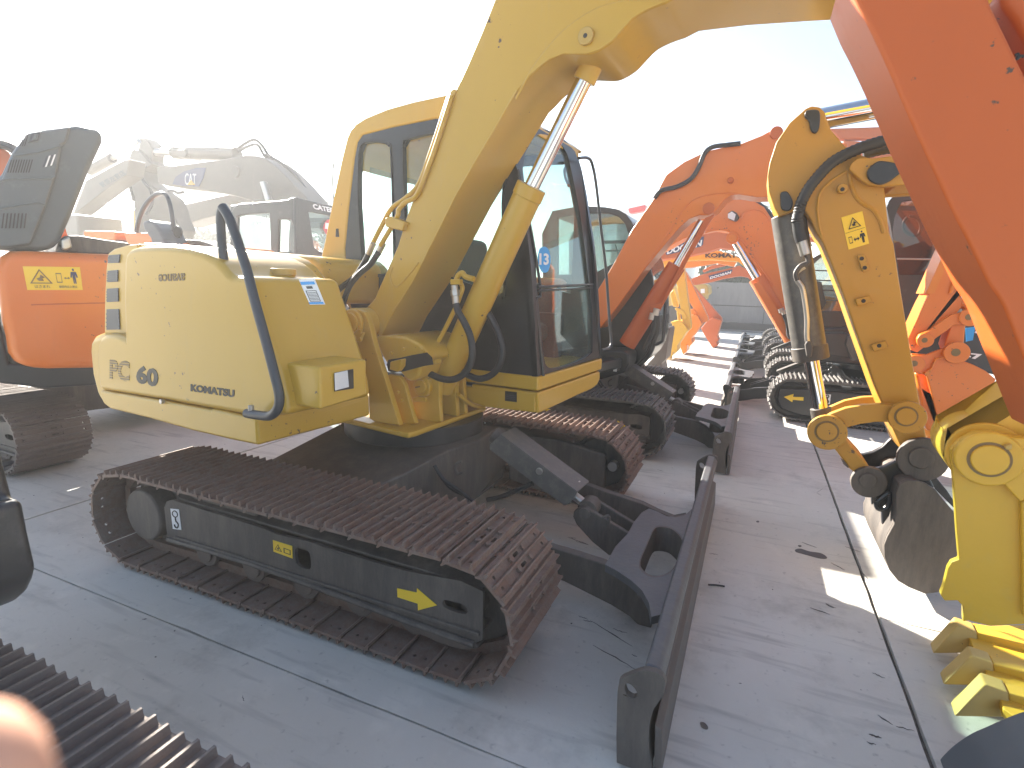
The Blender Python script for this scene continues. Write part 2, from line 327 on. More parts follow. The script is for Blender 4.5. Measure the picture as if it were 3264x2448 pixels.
# ================================================================ the yard
def ground_mat():
    m = bpy.data.materials.new('concrete'); m.use_nodes = True; n = m.node_tree; b = n.nodes['Principled BSDF']; L = n.links.new
    g = n.nodes.new('ShaderNodeNewGeometry')
    def nz(s, d=8, r=.6, off=0):
        t = n.nodes.new('ShaderNodeTexNoise'); t.inputs['Scale'].default_value = s; t.inputs['Detail'].default_value = d; t.inputs['Roughness'].default_value = r
        if off:
            mp = n.nodes.new('ShaderNodeMapping'); mp.inputs['Location'].default_value = (off, off*2, 0); L(g.outputs['Position'], mp.inputs[0]); L(mp.outputs[0], t.inputs['Vector'])
        else: L(g.outputs['Position'], t.inputs['Vector'])
        return t.outputs[0]
    def ramp(src, a, b_, lo=0, hi=1):
        r = n.nodes.new('ShaderNodeMapRange'); r.inputs[1].default_value = a; r.inputs[2].default_value = b_; r.inputs[3].default_value = lo; r.inputs[4].default_value = hi; L(src, r.inputs[0]); return r.outputs[0]
    def mix(f, a, c):
        x = n.nodes.new('ShaderNodeMix'); x.data_type = 'RGBA'; L(f, x.inputs[0])
        for i, v in ((6, a), (7, c)):
            if isinstance(v, tuple): x.inputs[i].default_value = (*v, 1)
            else: L(v, x.inputs[i])
        return x.outputs[2]
    c = mix(ramp(nz(.8), .35, .65), (.50,.48,.435), (.60,.58,.535))
    c = mix(ramp(nz(3.5, 10, .7, 3), .55, .75), c, (.66,.63,.57))
    c = mix(ramp(nz(2.2, 10, .7, 11), .54, .70, 0, .6), c, (.31,.295,.27))
    c = mix(ramp(nz(30, 4, .6), .62, .72, 0, .55), c, (.27,.26,.25))
    st = n.nodes.new('ShaderNodeTexNoise'); st.inputs['Scale'].default_value = 6; st.inputs['Detail'].default_value = 8
    mp = n.nodes.new('ShaderNodeMapping'); mp.inputs['Rotation'].default_value = (0,0,.35); mp.inputs['Scale'].default_value = (.35,3,1); L(g.outputs['Position'], mp.inputs[0]); L(mp.outputs[0], st.inputs['Vector'])
    c = mix(ramp(st.outputs[0], .56, .72, 0, .55), c, (.28,.27,.26))
    L(c, b.inputs['Base Color']); b.inputs['Roughness'].default_value = .6; b.inputs['Specular IOR Level'].default_value = .35
    L(ramp(nz(5,8,.6,7), .3, .7, .45, .75), b.inputs['Roughness'])
    bp = n.nodes.new('ShaderNodeBump'); bp.inputs['Strength'].default_value = .35; bp.inputs['Distance'].default_value = .004; L(nz(45, 8, .7), bp.inputs['Height']); L(bp.outputs[0], b.inputs['Normal'])
    return m
M['concrete'] = ground_mat()
M['joint'] = mat('joint filler', (.07,.065,.06), .9, dirt=.6, dirtcol=(.26,.25,.23), dscale=14, var=.3)
M['oil'] = mat('oil stain', (.055,.05,.047), .4, dirt=.5, dirtcol=(.14,.135,.13), dscale=9, var=.3)
def structure(name, pts, m):
    bm = bmesh.new(); bm.faces.new([bm.verts.new(p) for p in pts]); o = finish(bm, name, m, None, 0, smooth=False); o['kind'] = 'structure'; return o
gnd = structure('ground', [(-400,-400,-.02),(400,-400,-.02),(400,400,-.02),(-400,400,-.02)], 'concrete')
# slabs cast against each other: joints recessed between them
XJ = [-27.34,-23.1,-18.86,-14.62,-10.38,-6.14,-1.9,2.34,6.58,10.82,15.06]; YJL = [-8.8,-4.9,-1.28,3.6,8.5,13.4,18.3]; YJR = [-8.8,-4.4,.08,4.55,9.1,13.7,18.3]
smesh = {}
for i in range(len(XJ)-1):
    YJ = YJL if XJ[i] < 2 else YJR
    for j in range(len(YJ)-1):
        w_, h_ = XJ[i+1]-XJ[i]-.014, YJ[j+1]-YJ[j]-.0045; key = (round(w_,3), round(h_,3))
        if key not in smesh:
            bm = bmesh.new(); rr = random.Random(len(smesh))
            pts = []
            def edge(a, b_, n_=40):
                for k in range(n_):
                    t = k/n_; d = (b_-a).normalized(); nn = Vector((-d.y, d.x, 0)); q = a+(b_-a)*t
                    pts.append(q+nn*(abs(rr.gauss(0,.0016)) if 0 < k else 0)*1.0)
            c4 = [Vector((0,0,0)), Vector((w_,0,0)), Vector((w_,h_,0)), Vector((0,h_,0))]
            for a, b_ in zip(c4, c4[1:]+c4[:1]): edge(a, b_)
            solid_into(bm, [p+Vector((0,0,-.019)) for p in pts], Vector((0,0,.019)))
            bmesh.ops.recalc_face_normals(bm, faces=bm.faces)
            me = bpy.data.meshes.new('concrete_slab'); bm.to_mesh(me); bm.free(); me.materials.append(M['concrete']); smesh[key] = me
        o = bpy.data.objects.new('concrete_slab', smesh[key]); C.objects.link(o); o.location = (XJ[i]+.00225, YJ[j]+.00225, 0); o.parent = gnd
gnd.data.materials[0] = M['joint']
far = structure('outer_ground', [(-400,18.3,-.015),(400,18.3,-.015),(400,400,-.015),(-400,400,-.015)], 'concrete')
def stain(c, pts, m='oil'):
    p = cr(oz(c, pts, .001), 4, True); o = slab('oil_stain', p, Vector((0,0,.001)), m, gnd, 0); return o
stain('K', [(100,1310),(150,1300),(230,1325),(330,1340),(385,1370),(390,1390),(330,1390),(250,1370),(160,1345),(110,1330)])
stain('K', [(125,1270),(150,1268),(160,1278),(140,1284)])
stain('G', [(1965,1275),(1985,1272),(1990,1285),(1970,1286)])
stain('H', [(1105,1290),(1140,1290),(1170,1325),(1160,1345),(1120,1330)])
stain('U', [(870,1555),(900,1540),(1000,1535),(1120,1545),(1150,1558),(1080,1568),(950,1570)])
stain('Q', [(970,715),(1020,710),(1090,712),(1150,735),(1140,742),(1060,740),(1000,728)])
def scratch(c, a, b, w_=6):
    p = oz(c, [a, b], .001); d = (p[1]-p[0]); n_ = Vector((-d.y, d.x, 0)).normalized(); rr = random.Random(int(a[0])); up_, lo_ = [], []
    for k in range(9):
        t = k/8; q = p[0]+d*t+n_*rr.gauss(0,.0015); ww = .00028*w_*math.sin(math.pi*min(.97,max(.03,t)))*rr.uniform(.5,1.4); up_.append(q+n_*ww); lo_.append(q-n_*ww)
    slab('scrape_mark', up_+list(reversed(lo_)), Vector((0,0,.0008)), 'oil', gnd, 0)
for c_, a_, b_, w__ in (('H',(110,418),(190,445),5),('H',(210,455),(550,668),9),('H',(230,655),(605,865),7),('H',(395,520),(510,560),6),('H',(545,735),(590,750),5),('H',(1420,968),(1445,970),8),('H',(2130,315),(2210,355),6),
    ('F',(1850,720),(1940,745),8),('F',(1800,690),(1850,700),6),('F',(1900,1275),(1960,1290),6),('L',(860,1170),(1000,1260),10),('L',(1030,1275),(1200,1320),7),('L',(240,180),(420,240),12),('L',(780,1350),(900,1385),12),('L',(380,145),(455,185),8),('L',(810,780),(930,830),7),('L',(760,1420),(850,1445),7),
    ('M',(1255,350),(1295,345),9),('M',(1530,445),(1545,455),6),('M',(1670,168),(1690,165),10),('M',(2140,1020),(2150,1070),5),('K',(300,780),(360,745),5),('K',(300,785),(340,810),5),('K',(430,1430),(560,1500),9),('K',(560,1280),(700,1330),12),('K',(160,1240),(300,1290),9),('K',(700,1500),(780,1590),7),
    ('G',(1720,720),(1760,690),6),('G',(1550,1560),(1625,1570),8),('G',(300,1415),(480,1480),10),('G',(1090,820),(1150,835),8)): scratch(c_, a_, b_, w__)
rr = random.Random(5); pb = bmesh.new()
for k in range(220):
    x = rr.uniform(-2.5,3.2); y = rr.uniform(-2.4,6); r_ = rr.uniform(.0015,.005); c3 = Vector((x,y,r_*.4)); vs_ = [pb.verts.new(c3+Vector((math.cos(a)*r_*rr.uniform(.6,1.2), math.sin(a)*r_*rr.uniform(.6,1.2), 0))) for a in (0,1.3,2.5,3.8,5)]; t_ = pb.verts.new(c3+Vector((0,0,r_*.7)))
    for i in range(5): pb.faces.new((vs_[i], vs_[(i+1)%5], t_))
gr_ = finish(pb, 'grit', 'oil', None, 0, smooth=False); gr_['kind'] = 'stuff'; gr_['label'] = 'fine dark grit and pebbles scattered over the concrete'
bar = tube('twig', [p+Vector((0,0,.006)) for p in oz('H', [(1170,172),(1240,176),(1305,186)], .0)], .004, 'ink', None, 6)
bar['label'] = 'thin dark twig lying on the concrete in front of the steel blade'; bar['category'] = 'twig'

# ================================================================ the yellow excavator in the middle
A_ = thing('excavator', 'yellow mini excavator in the centre with rusty steel tracks, black blade and blue 13 sticker', 'excavator', (0,0,0), 'excavators parked in the yard')
# ---- undercarriage
yo = -1.1
fp = oy('E', [(672,840),(650,640),(665,600),(700,590),(860,640),(1230,755),(1290,775),(1380,815),(1500,838),(1620,870),(1750,925),(2000,1000)], -1.02)
fp += oy('F', [(0,745),(130,775),(400,860),(650,930),(1040,1000),(1195,1075),(1190,1415),(1130,1440),(600,1250),(0,1040)], -1.02)
fp = [p for p in fp if not (p.x > .20 and p.x < .30 and False)]
h1 = cr(oy('E', [(1490,905),(1530,897),(1580,930),(1590,1025),(1560,1033),(1500,1000)], -1.02), 3, True)
h2 = cr(oy('F', [(912,1140),(960,1140),(1060,1170),(1083,1210),(1070,1235),(1000,1220),(920,1185)], -1.02), 3, True)
fr = slab('track_frame', fp, .014, 'dark', A_, .005, 2, [h1, h2])
# frame body: hat section behind the plate
bm = bmesh.new()
solid_into(bm, [Vector(p) for p in ((-.62,-1.0,.375),(.95,-1.0,.345),(.95,-.84,.395),(-.62,-.84,.43))], Vector((0,0,-.012)))
solid_into(bm, [Vector(p) for p in ((-.62,-.85,.43),(.95,-.85,.395),(.95,-.85,.17),(-.62,-.85,.18))], Vector((0,.09,0)))
solid_into(bm, [Vector(p) for p in ((-.62,-1.03,.185),(.95,-1.03,.175),(.95,-.76,.165),(-.62,-.76,.175))], Vector((0,0,.014)))
finish(bm, 'frame_beam', 'dark', A_, .004)
slab('frame_hump', oy('E', [(690,600),(760,575),(860,565),(1235,640),(1250,740),(1240,770),(1000,705),(700,625)], -.98), .2, 'dark', A_, .01)
lip = [Vector((p.x, -1.028, p.z)) for p in oy('E', [(672,842),(1200,1000),(1700,1180),(2212,1372)], -1.03)]
tube('frame_lip', lip+oy('F', [(600,1262),(1130,1450)], -1.03), .012, 'dark', fr, 8, 2)
sh = track(fr, 0, yo, .45, m='shoe', detailed=True)
def drive(x, y0, y1, r): cyl('final_drive', (x, y0, .255), (x, y1, .255), r, 'dark', A_, 40, .012)
drive(-.83, -1.03, -.72, .125)
cyl('drive_hub', (-.83,-.93,.255), (-.83,-.74,.255), .165, 'dark', A_, 40, .01)
def gear(name, x, yc, z, r, n, parent):
    pts = []
    for k in range(n*4):
        a = k*2*math.pi/(n*4); rr = r if k % 4 < 2 else r-.03
        pts.append(Vector((x+rr*math.cos(a), yc-.02, z+rr*math.sin(a))))
    slab(name, pts, .04, 'dark', parent, .003)
gear('sprocket', -.89, -.875, .252, .20, 15, A_); gear('sprocket', -.89, .875, .252, .20, 15, A_)
def idler(y):
    bm = bmesh.new()
    cylb(bm, Vector((.89,y-.055,.252)), Vector((.89,y+.055,.252)), .165, 36); cylb(bm, Vector((.89,y-.02,.252)), Vector((.89,y+.02,.252)), .19, 36)
    cylb(bm, Vector((.89,y-.10,.252)), Vector((.89,y+.10,.252)), .05, 20)
    finish(bm, 'idler_wheel', 'dark', A_, .008)
idler(-.875); idler(.875)
for x in (-.5,-.2,.1,.38,.64):
    for y in (-.875, .875):
        bm = bmesh.new(); cylb(bm, Vector((x,y-.1,.115)), Vector((x,y+.1,.115)), .045, 20); cylb(bm, Vector((x,y-.09,.115)), Vector((x,y-.045,.115)), .068, 20); cylb(bm, Vector((x,y+.045,.115)), Vector((x,y+.09,.115)), .068, 20)
        finish(bm, 'track_roller', 'shoe_dust', A_, .004)
for y in (-.875,.875): cyl('carrier_roller', (-.02,y-.09,.40), (-.02,y+.09,.40), .045, 'dark', A_, 24)
bm = bmesh.new(); boxb(bm, (.60,-.97,.0), (.80,-.79,.0)) if False else None
bm.free()
slab('roller_guard', oy('F', [(740,1330),(1150,1450),(1165,1480),(1040,1490),(900,1450),(750,1380)], -.98), .2, 'shoe_dust', A_, .01)
# far track
ff = [Vector((x,.72,z)) for x,z in ((-.6,.19),(.66,.17),(.66,.34),(.2,.40),(-.1,.42),(-.62,.40))]
f2 = slab('track_frame', ff, .28, 'dark', A_, .015)
slab('frame_web', oy('P', [(745,280),(960,305),(1060,335),(1270,400),(1265,420),(1260,640),(700,560),(600,420)], .70), .05, 'dark', A_, .02)
track(f2, 0, .65, .45, m='shoe', detailed=True, off=.06)
cyl('hose_port', oy('P',[(1310,480)],.7)[0], oy('P',[(1310,480)],.7)[0]+Vector((0,.06,0)), .03, 'steel', A_)
# carbody
bm = bmesh.new()
solid_into(bm, [Vector(p) for p in ((-.42,-.62,.20),(.18,-.62,.20),(.40,-.25,.20),(.40,.35,.20),(.30,.62,.20),(-.42,.62,.20))], Vector((0,0,.02)))
finish(bm, 'belly_plate', 'dark', A_, .004)
top = [Vector(p) for p in ((-.55,-.74,.40),(.10,-.74,.40),(.30,-.52,.50),(.34,-.2,.53),(.42,.0,.545),(.36,.35,.53),(.3,.72,.42),(-.5,.72,.42),(-.5,0,.53))]
bm = bmesh.new(); a = [bm.verts.new(p) for p in top]; ctr = bm.verts.new((-.05,0,.56)); lowv = [bm.verts.new((p.x*.98, p.y, .22)) for p in top]
for i in range(len(top)):
    j = (i+1) % len(top); bm.faces.new((a[i], a[j], ctr)); bm.faces.new((a[j], a[i], lowv[i], lowv[j]))
finish(bm, 'carbody', 'dark', A_, .012)
cyl('slew_ring', (-.05,.08,.53), (-.05,.08,.626), .40, 'black', A_, 60, .006)
for pts, r in (([(720,200),(800,400),(950,560),(1060,600)], .012), ([(850,190),(950,330),(1050,390)], .009)):
    tube('hydraulic_hose', oy('F', pts, -.3), r, 'rubber', A_)
tube('hydraulic_hose', oy('P', [(510,690),(600,670),(720,620),(800,585)], -.1), .013, 'rubber', A_)
tube('hydraulic_hose', oy('P', [(170,470),(230,560),(330,630),(420,700)], -.35), .010, 'rubber', A_)
tube('tow_hook', oy('P', [(345,445),(315,460),(305,490),(320,525),(350,515)], -.25), .008, 'dark', A_, 8)
# ---- dozer blade
ep = oy('H', [(620,868),(660,862),(740,880),(800,912),(822,950),(825,985),(808,1060),(770,1120),(725,1185),(700,1260),(688,1330),(684,1430),(690,1540),(712,1659),(715,1745)], -1.16)
ep2 = oy('H', [(440,1745),(420,1659),(420,1400),(425,1200),(430,1040),(445,945),(470,925),(540,895)], -1.16)
hole = cr(oy('H', [(490,990),(520,972),(560,1000),(588,1045),(585,1080),(550,1088),(505,1055)], -1.16), 3, True)
zmin = .03
ep = [Vector((p.x,p.y,max(p.z,.012))) for p in ep+ep2 if p.z > -.03]
print('blade plate', [(round(p.x,2), round(p.z,2)) for p in ep])
blade = slab('blade_end_plate', ep, .022, 'dark', A_, .004, 2, [hole])
slab('blade_end_plate', aty(ep, 1.06), .022, 'dark', A_, .004, 2, [aty(hole, 1.06)])
fx = [Vector((p.x, -1.138, p.z)) for p in oy('H', [(820,985),(800,1060),(765,1120),(720,1185),(697,1260),(686,1330),(683,1430),(690,1540),(712,1659),(725,1745)], -1.16)]
fx = [p for p in fx if p.z > .02]
bp = fx+[p+Vector((-.022,0,0)) for p in reversed(fx)]
slab('moldboard', bp, 2.198, 'blade_face', A_, .003)
low = fx[-1]; 
slab('cutting_edge', [Vector((low.x-.004,-1.15,low.z+.13)), Vector((low.x+.018,-1.15,low.z+.12)), Vector((low.x+.026,-1.15,.012)), Vector((low.x+.006,-1.15,.012))], 2.22, 'blade_face', A_, .003)
tb = oy('H', [(640,850),(805,905)], -1.16)
print('tube', tb)
x0 = min(p.x for p in tb)-.0; x1 = max(p.x for p in tb)
t0, t1 = tb
slab('blade_top_tube', [Vector((x0,-1.136,t0.z)), Vector((x1-.012,-1.136,t0.z-.004)), Vector((x1+.006,-1.136,t0.z-.03)), Vector((x1-.02,-1.136,t0.z-.10)), Vector((x0,-1.136,t0.z-.10))], 2.194, 'blade', A_, .012, 3)
# push arms and torque plate
PZ = .30
tp = [(1265,1105),(1330,990),(1410,905),(1450,830),(1500,770),(1545,745),(1600,765),(1660,795),(1720,800),(1780,785),(1830,740),(1860,690),(1900,700),(1800,960),(1690,1250),(1640,1420),(1560,1440),(1545,1350),(1500,1270),(1430,1205),(1340,1145)]
hh = [(1480,1090),(1525,980),(1575,872),(1620,855),(1690,868),(1745,915),(1768,965),(1762,1010),(1735,1080),(1700,1140),(1640,1180),(1560,1185),(1500,1150)]
tpw = oz('P', tp, PZ); hw = cr(oz('P', hh, PZ), 3, True)
print('plate', [(round(p.x,2), round(p.y,2)) for p in tpw], [(round(p.x,2), round(p.y,2)) for p in hw])
slab('torque_plate', tpw, Vector((0,0,-.03)), 'blade', A_, .006, 2, [hw])
slab('opening_rim', hw, Vector((0,0,-.12)), 'dark', A_, .003, 2, [[p+(sum(hw,Vector())/len(hw)-p)*.06 for p in hw]])
na = oy('P', [(940,1003),(1100,1050),(1265,1105),(1340,1140),(1430,1200),(1500,1275),(1545,1350),(1562,1440),(1555,1640),(1500,1520),(1420,1440),(1300,1365),(1150,1290),(1000,1215)], -.44)
d0 = (na[1]-na[0]).normalized(); na = [na[0]-d0*.75]+na+[na[-1]-d0*.8]
slab('push_arm', na, .05, 'dark', A_, .006)
fa = oy('P', [(1050,560),(1270,640),(1500,715),(1600,765),(1700,805),(1780,790)], .33)
d1 = (fa[1]-fa[0]).normalized()
fa = [fa[0]-d1*.4]+fa; 
slab('push_arm', fa+[p+Vector((0,0,-.14)) for p in reversed(fa)], .05, 'dark', A_, .006)
# clevis and cylinder
e1 = oy('P', [(1058,800),(1062,765),(1100,738),(1150,745),(1470,945),(1440,990),(1290,1050),(1180,960),(1080,850)], -.085)
for yy in (-.085, .045): slab('clevis_plate', aty(e1, yy), .03, 'dark', A_, .006)
pin = oy('P', [(1135,775)], -.085)[0]
cyl('clevis_pin', (pin.x,-.1,pin.z), (pin.x,.09,pin.z), .028, 'dark', A_)
r1 = oy('P', [(1060,720)], -.02)[0]; r2 = oy('P', [(560,330)], -.02)[0]
dd = (r2-r1).normalized()
cyl('cylinder_rod_eye', (pin.x,-.05,pin.z), (pin.x,.04,pin.z), .05, 'dark', A_)
cyl('blade_cylinder_rod', Vector((pin.x,-.005,pin.z)), Vector((pin.x,-.005,pin.z))+dd*.16, .022, 'steel', A_)
cyl('blade_cylinder', Vector((pin.x,-.005,pin.z))+dd*.12, Vector((pin.x,-.005,pin.z))+dd*.62, .05, 'dark', A_)
g1 = oy('P', [(524,368),(524,338),(592,276),(1086,644),(1036,716),(1000,726)], -.12)
slab('cylinder_guard', g1, .006, 'guard', A_, .0015)
a, b_ = g1[2], g1[3]; up_ = Vector((a.z-b_.z,0,b_.x-a.x)).normalized()*.0
slab('guard_top', [a, b_, b_+Vector((0.01,.17,-.0)), a+Vector((.01,.17,0))], Vector((0,0,.006)), 'guard', A_, .0015)
bt = oy('P', [(845,505)], -.122)[0]; cyl('guard_bolt', bt, bt+NY*.012, .018, 'steel', A_, 16)
bt = g1[3]+Vector((-.03,.1,.012)); cyl('guard_bolt', bt, bt+NZ*.01, .014, 'steel', A_, 12)
tube('pin_hook', [Vector((pin.x+.09,-.1,pin.z+.0)), Vector((pin.x+.12,-.09,pin.z+.01)), Vector((pin.x+.12,-.09,pin.z-.05))], .007, 'dark', A_, 8)
# track frame stickers
n_ = NY
def hook_sticker(pts, parent, n, sc=1):
    decal('hook_sticker', pts, n, 'white', parent)
    o, rx, uy = pts[0], pts[1]-pts[0], pts[3]-pts[0]
    f = lambda a, b_: o+rx*a+uy*b_+n*.0025
    w_ = rx.length*.05
    tube('hook_symbol', [f(.5+.3*math.cos(t*.5), .76+.15*math.sin(t*.5)) for t in range(14)], w_*.8, 'ink', parent, 5, 2)
    tube('hook_symbol', [f(.5,.6), f(.52,.42), f(.75,.28), f(.62,.10), f(.35,.12), f(.3,.24)], w_*1.3, 'ink', parent, 5, 4)
hook_sticker(oy('E', [(708,775),(762,782),(746,650),(692,645)], -1.021), A_, NY)
ws = oy('E', [(1353,920),(1475,965),(1472,885),(1349,847)], -1.021); decal('warning_sticker', ws, NY, 'yel_sticker', A_)
def tri_symbol(o, rx, uy, n, m, parent, w_=.06, inner=True):
    f = lambda a, b_: o+rx*a+uy*b_+n*.0025
    out = [f(.5,1), f(0,0), f(1,0)]; c_ = sum(out, Vector())/3; inn = [c_+(p-c_)*(1-w_*3.2) for p in out]
    slab('warning_triangle', out, n*.001, m, parent, 0, 1, [inn])
    if inner:
        slab('warning_symbol', [f(.40,.18), f(.62,.18), f(.58,.36), f(.7,.42), f(.52,.62), f(.46,.42), f(.32,.34)], n*.001, m, parent, 0)
tri_symbol(ws[0]+(ws[1]-ws[0])*.08+(ws[3]-ws[0])*.25, (ws[1]-ws[0])*.38, (ws[3]-ws[0])*.55, NY, 'ink_brown', A_)
bk = [ws[0]+(ws[1]-ws[0])*u_+(ws[3]-ws[0])*v_+NY*.0022 for u_, v_ in ((.56,.25),(.92,.25),(.92,.68),(.56,.68))]
slab('book_symbol', bk, NY*.001, 'ink_brown', A_, 0, 1, [[p+(sum(bk,Vector())/4-p)*.25 for p in bk]])
arrow = oy('F', [(590,1050),(728,1080),(730,1050),(870,1170),(737,1205),(735,1158),(592,1112)], -1.021)
decal('arrow_sticker', arrow, NY, 'yel_sticker', A_)
hs = oy('D', [(1175,1103),(1213,1106),(1210,1080),(1172,1078)], .70); hook_sticker(hs, A_, NY)

UNDER = list(A_.children)
# ---- upper structure, slewed a few degrees
set_frame(5.5, (-.05,0,0))
YS = -1.05
body = oy('A', [(320,835),(312,560),(316,300),(325,240),(350,208),(400,192),(500,185),(620,183),(760,200),(880,235),(960,280),(1010,325),(1055,378),(1080,392),(1110,398),(1190,401),(1250,590),(1330,830),(1400,1050),(1450,1250),(1470,1380),(1240,1393),(1210,1388),(900,1333),(600,1275),(145,1203),(128,1050),(124,950),(128,880),(150,828),(195,803),(260,805)], YS)
slab('engine_hood', body, .45, 'yellow', A_, .028, 4)
strip = oy('A', [(180,800),(183,560),(193,350),(206,235),(250,205),(350,178),(420,172),(420,820)], YS+.06)
slab('rear_corner_cover', strip, .5, 'yellow', A_, .010, 3)
for q in ([(219,251),(300,245),(293,305),(216,307)], [(212,361),(285,355),(283,438),(210,442)], [(207,487),(286,482),(289,578),(206,582)], [(204,632),(291,630),(298,775),(204,777)]):
    p = oy('A', q, YS+.06); o = slab('vent_grille', [v+NY*.001 for v in p], NY*.004, 'vent', A_, .002)
    for k in range(1,5):
        t = k/5; a = p[0]+(p[3]-p[0])*t; b_ = p[1]+(p[2]-p[1])*t
        slab('vent_slat', [a+NY*.004, b_+NY*.004, b_+NY*.004+Vector((0,0,-.006)), a+NY*.004+Vector((0,0,-.006))], NY*.003, 'vent', o, 0)
# gap line between panels of the hood side
gl = oy('A', [(626,640),(632,720),(645,820)], YS)
# skirt frame under the hood
sk = oy('A', [(150,1203),(600,1280),(900,1337),(1205,1398),(1240,1400),(1255,1410),(1266,1594),(1100,1560),(800,1490),(500,1405),(220,1335),(175,1300),(158,1260)], YS)
zf = sk[6].x
slab('side_skirt', sk, .62, 'yellow', A_, .03, 4)
bulge = oy('A', [(145,1203),(160,1300),(200,1340),(240,1345),(250,1220),(300,1000),(280,810),(200,790),(140,795),(90,815),(66,855),(62,900),(80,1100),(105,1240),(140,1310),(175,1345)], YS+.04)
slab('counterweight', oy('A', [(230,1345),(160,1310),(120,1250),(80,1090),(63,920),(66,860),(90,815),(140,792),(230,786),(300,810),(300,1340)], YS+.035), 1.4, 'yellow', A_, .05, 5)
# front face of the skirt
fs = ox('A', [(1266,1594),(1255,1405),(1340,1385),(1460,1358),(1700,1348),(2035,1245),(2043,1262),(2045,1330),(2000,1385),(1940,1420),(1700,1480),(1500,1532)], zf)
slab('front_skirt', fs, Vector((-.30,0,0)), 'yellow', A_, .018, 4)
# tank wall behind the fuel cap
tw = oy('A', [(900,228),(1100,232),(1300,240),(1480,250),(1580,262),(1640,285),(1700,335),(1750,400),(1800,490),(1850,600),(1900,740),(1935,860),(1960,970),(1950,1240),(1300,1100),(1000,800)], -.36)
slab('fuel_tank', tw, -.30, 'yellow', A_, .03, 4)
xt = max(p.x for p in body if p.z > 1.1)
fillt = oy('A', [(1110,399),(1700,412),(1760,520),(1850,780),(1930,1000),(1900,1250),(1200,1250)], -.66)
slab('fuel_tank_lower', fillt, -.36, 'yellow', A_, .03, 4)
lo_ = oy('A', [(430,158),(700,175),(1000,204),(1340,232),(1640,262),(1700,320),(1700,600),(430,600)], -.30)
slab('engine_cover', lo_, .55, 'yellow', A_, .03, 4)
rl = oy('A', [(1050,316),(1240,318),(1395,322)], -.67); tube('cover_trim', rl, .006, 'steel', A_, 6, 2)
fc = oy('A', [(1446,370)], -.80)[0]; cyl('filler_neck', fc+Vector((0,0,-.04)), fc+Vector((0,0,-.012)), .045, 'yellow', A_); cyl('fuel_cap', fc+Vector((0,0,-.012)), fc+Vector((0,0,.014)), .05, 'yellow_old', A_)
# hood writing
def side_text(body_, q, y, m, parent=None, c='A', name='lettering', **k): return quadtext(name, body_, oy(c, q, y), m, parent or A_, **k)
side_text('60', [(408,1150),(560,1185),(412,1022)], YS-.0005, 'ink', bold=.045)
side_text('KOMATSU', [(792,1210),(1100,1255),(792,1158)], YS-.0005, 'ink', bold=.05)
side_text('avance', [(566,437),(752,430),(566,385)], YS-.0005, 'ink_brown', bold=.02, font_flip=True)
pc = side_text('PC', [(222,1125),(360,1143),(222,985)], YS-.0005, 'ink_brown', bold=.035)
for k in range(8):
    v = 1000+k*17; p = oy('A', [(222,v),(362,v+15),(362,v+19),(222,v+4)], YS-.0025)
    slab('letter_gap_stripe', p, NY*.0006, 'yellow', pc, 0)
lg = oy('A', [(1560,420),(1668,415),(1742,598),(1638,600)], -.70)
# tall label on the tank front
def fplane(c, pts, a, b_):
    d = (b_-a); n = d.cross(Vector((0,1,0))).normalized(); return pl(c, pts, a, n), (n if n.x > 0 else -n)
ta, tb2 = oy('A', [(1190,401)], YS)[0], oy('A', [(1330,830)], YS)[0]
ta2, tb3 = fillt[1], fillt[3]
st, nn = fplane('A', [(1558,420),(1668,416),(1742,598),(1636,600)], ta2, tb3)
st = oy('A', [(1558,422),(1668,417),(1742,598),(1636,600)], -1.021)
decal('instruction_label', st, NY, 'white', A_, .002, .001)
def sub(q, a0, b0, a1, b1, n, lift): return [q[3]+(q[2]-q[3])*a+(q[0]-q[3])*b_+n*lift for a, b_ in ((a0,b0),(a1,b0),(a1,b1),(a0,b1))]
for v in ((.03,.05,.97,.10),(.05,.28,.97,.42) if False else (.03,.80-.02,.97,.90)):
    slab('label_band', sub(st, *v, NY, .004), NY*.0006, 'blue_sticker', A_, 0)
slab('label_band', sub(st, .02,.02,.98,.07, NY, .004), NY*.0006, 'blue_sticker', A_, 0)
fr_ = sub(st, .15,.12,.85,.55, NY, .004); slab('label_frame', fr_, NY*.0006, 'ink', A_, 0, 1, [[p+(sum(fr_,Vector())/4-p)*.1 for p in fr_]])
for k in range(6): slab('label_text_line', sub(st, .22,.18+k*.055,.78,.20+k*.055, NY, .004), NY*.0005, 'vent', A_, 0)
slab('label_picture', sub(st, .3,.62,.7,.72, NY, .004), NY*.0005, 'vent', A_, 0)
# tool box with the head lamp
tbp = oy('A', [(1412,1020),(1450,1012),(1700,1042),(1705,1345),(1460,1353),(1440,1200)], -1.0)
bxl, bxr = tbp[0].x, tbp[2].x
tf = ox('A', [(1700,1042),(2035,985),(2035,1240),(1705,1345)], bxr)
yR = -.40
slab('tool_box', [Vector((bxr,p.y,p.z)) for p in tf], Vector((bxl-bxr-.05,0,0)), 'yellow', A_, .012, 3)
lp = ox('A', [(1800,1080),(1935,1052),(1938,1190),(1802,1212)], bxr+.001)
hl = slab('headlight', lp, Vector((.004,0,0)), 'ink', A_, .002)
l2 = ox('A', [(1803,1082),(1895,1062),(1905,1180),(1808,1205)], bxr+.006); slab('lamp_lens', l2, Vector((.003,0,0)), 'lens', hl, .002)
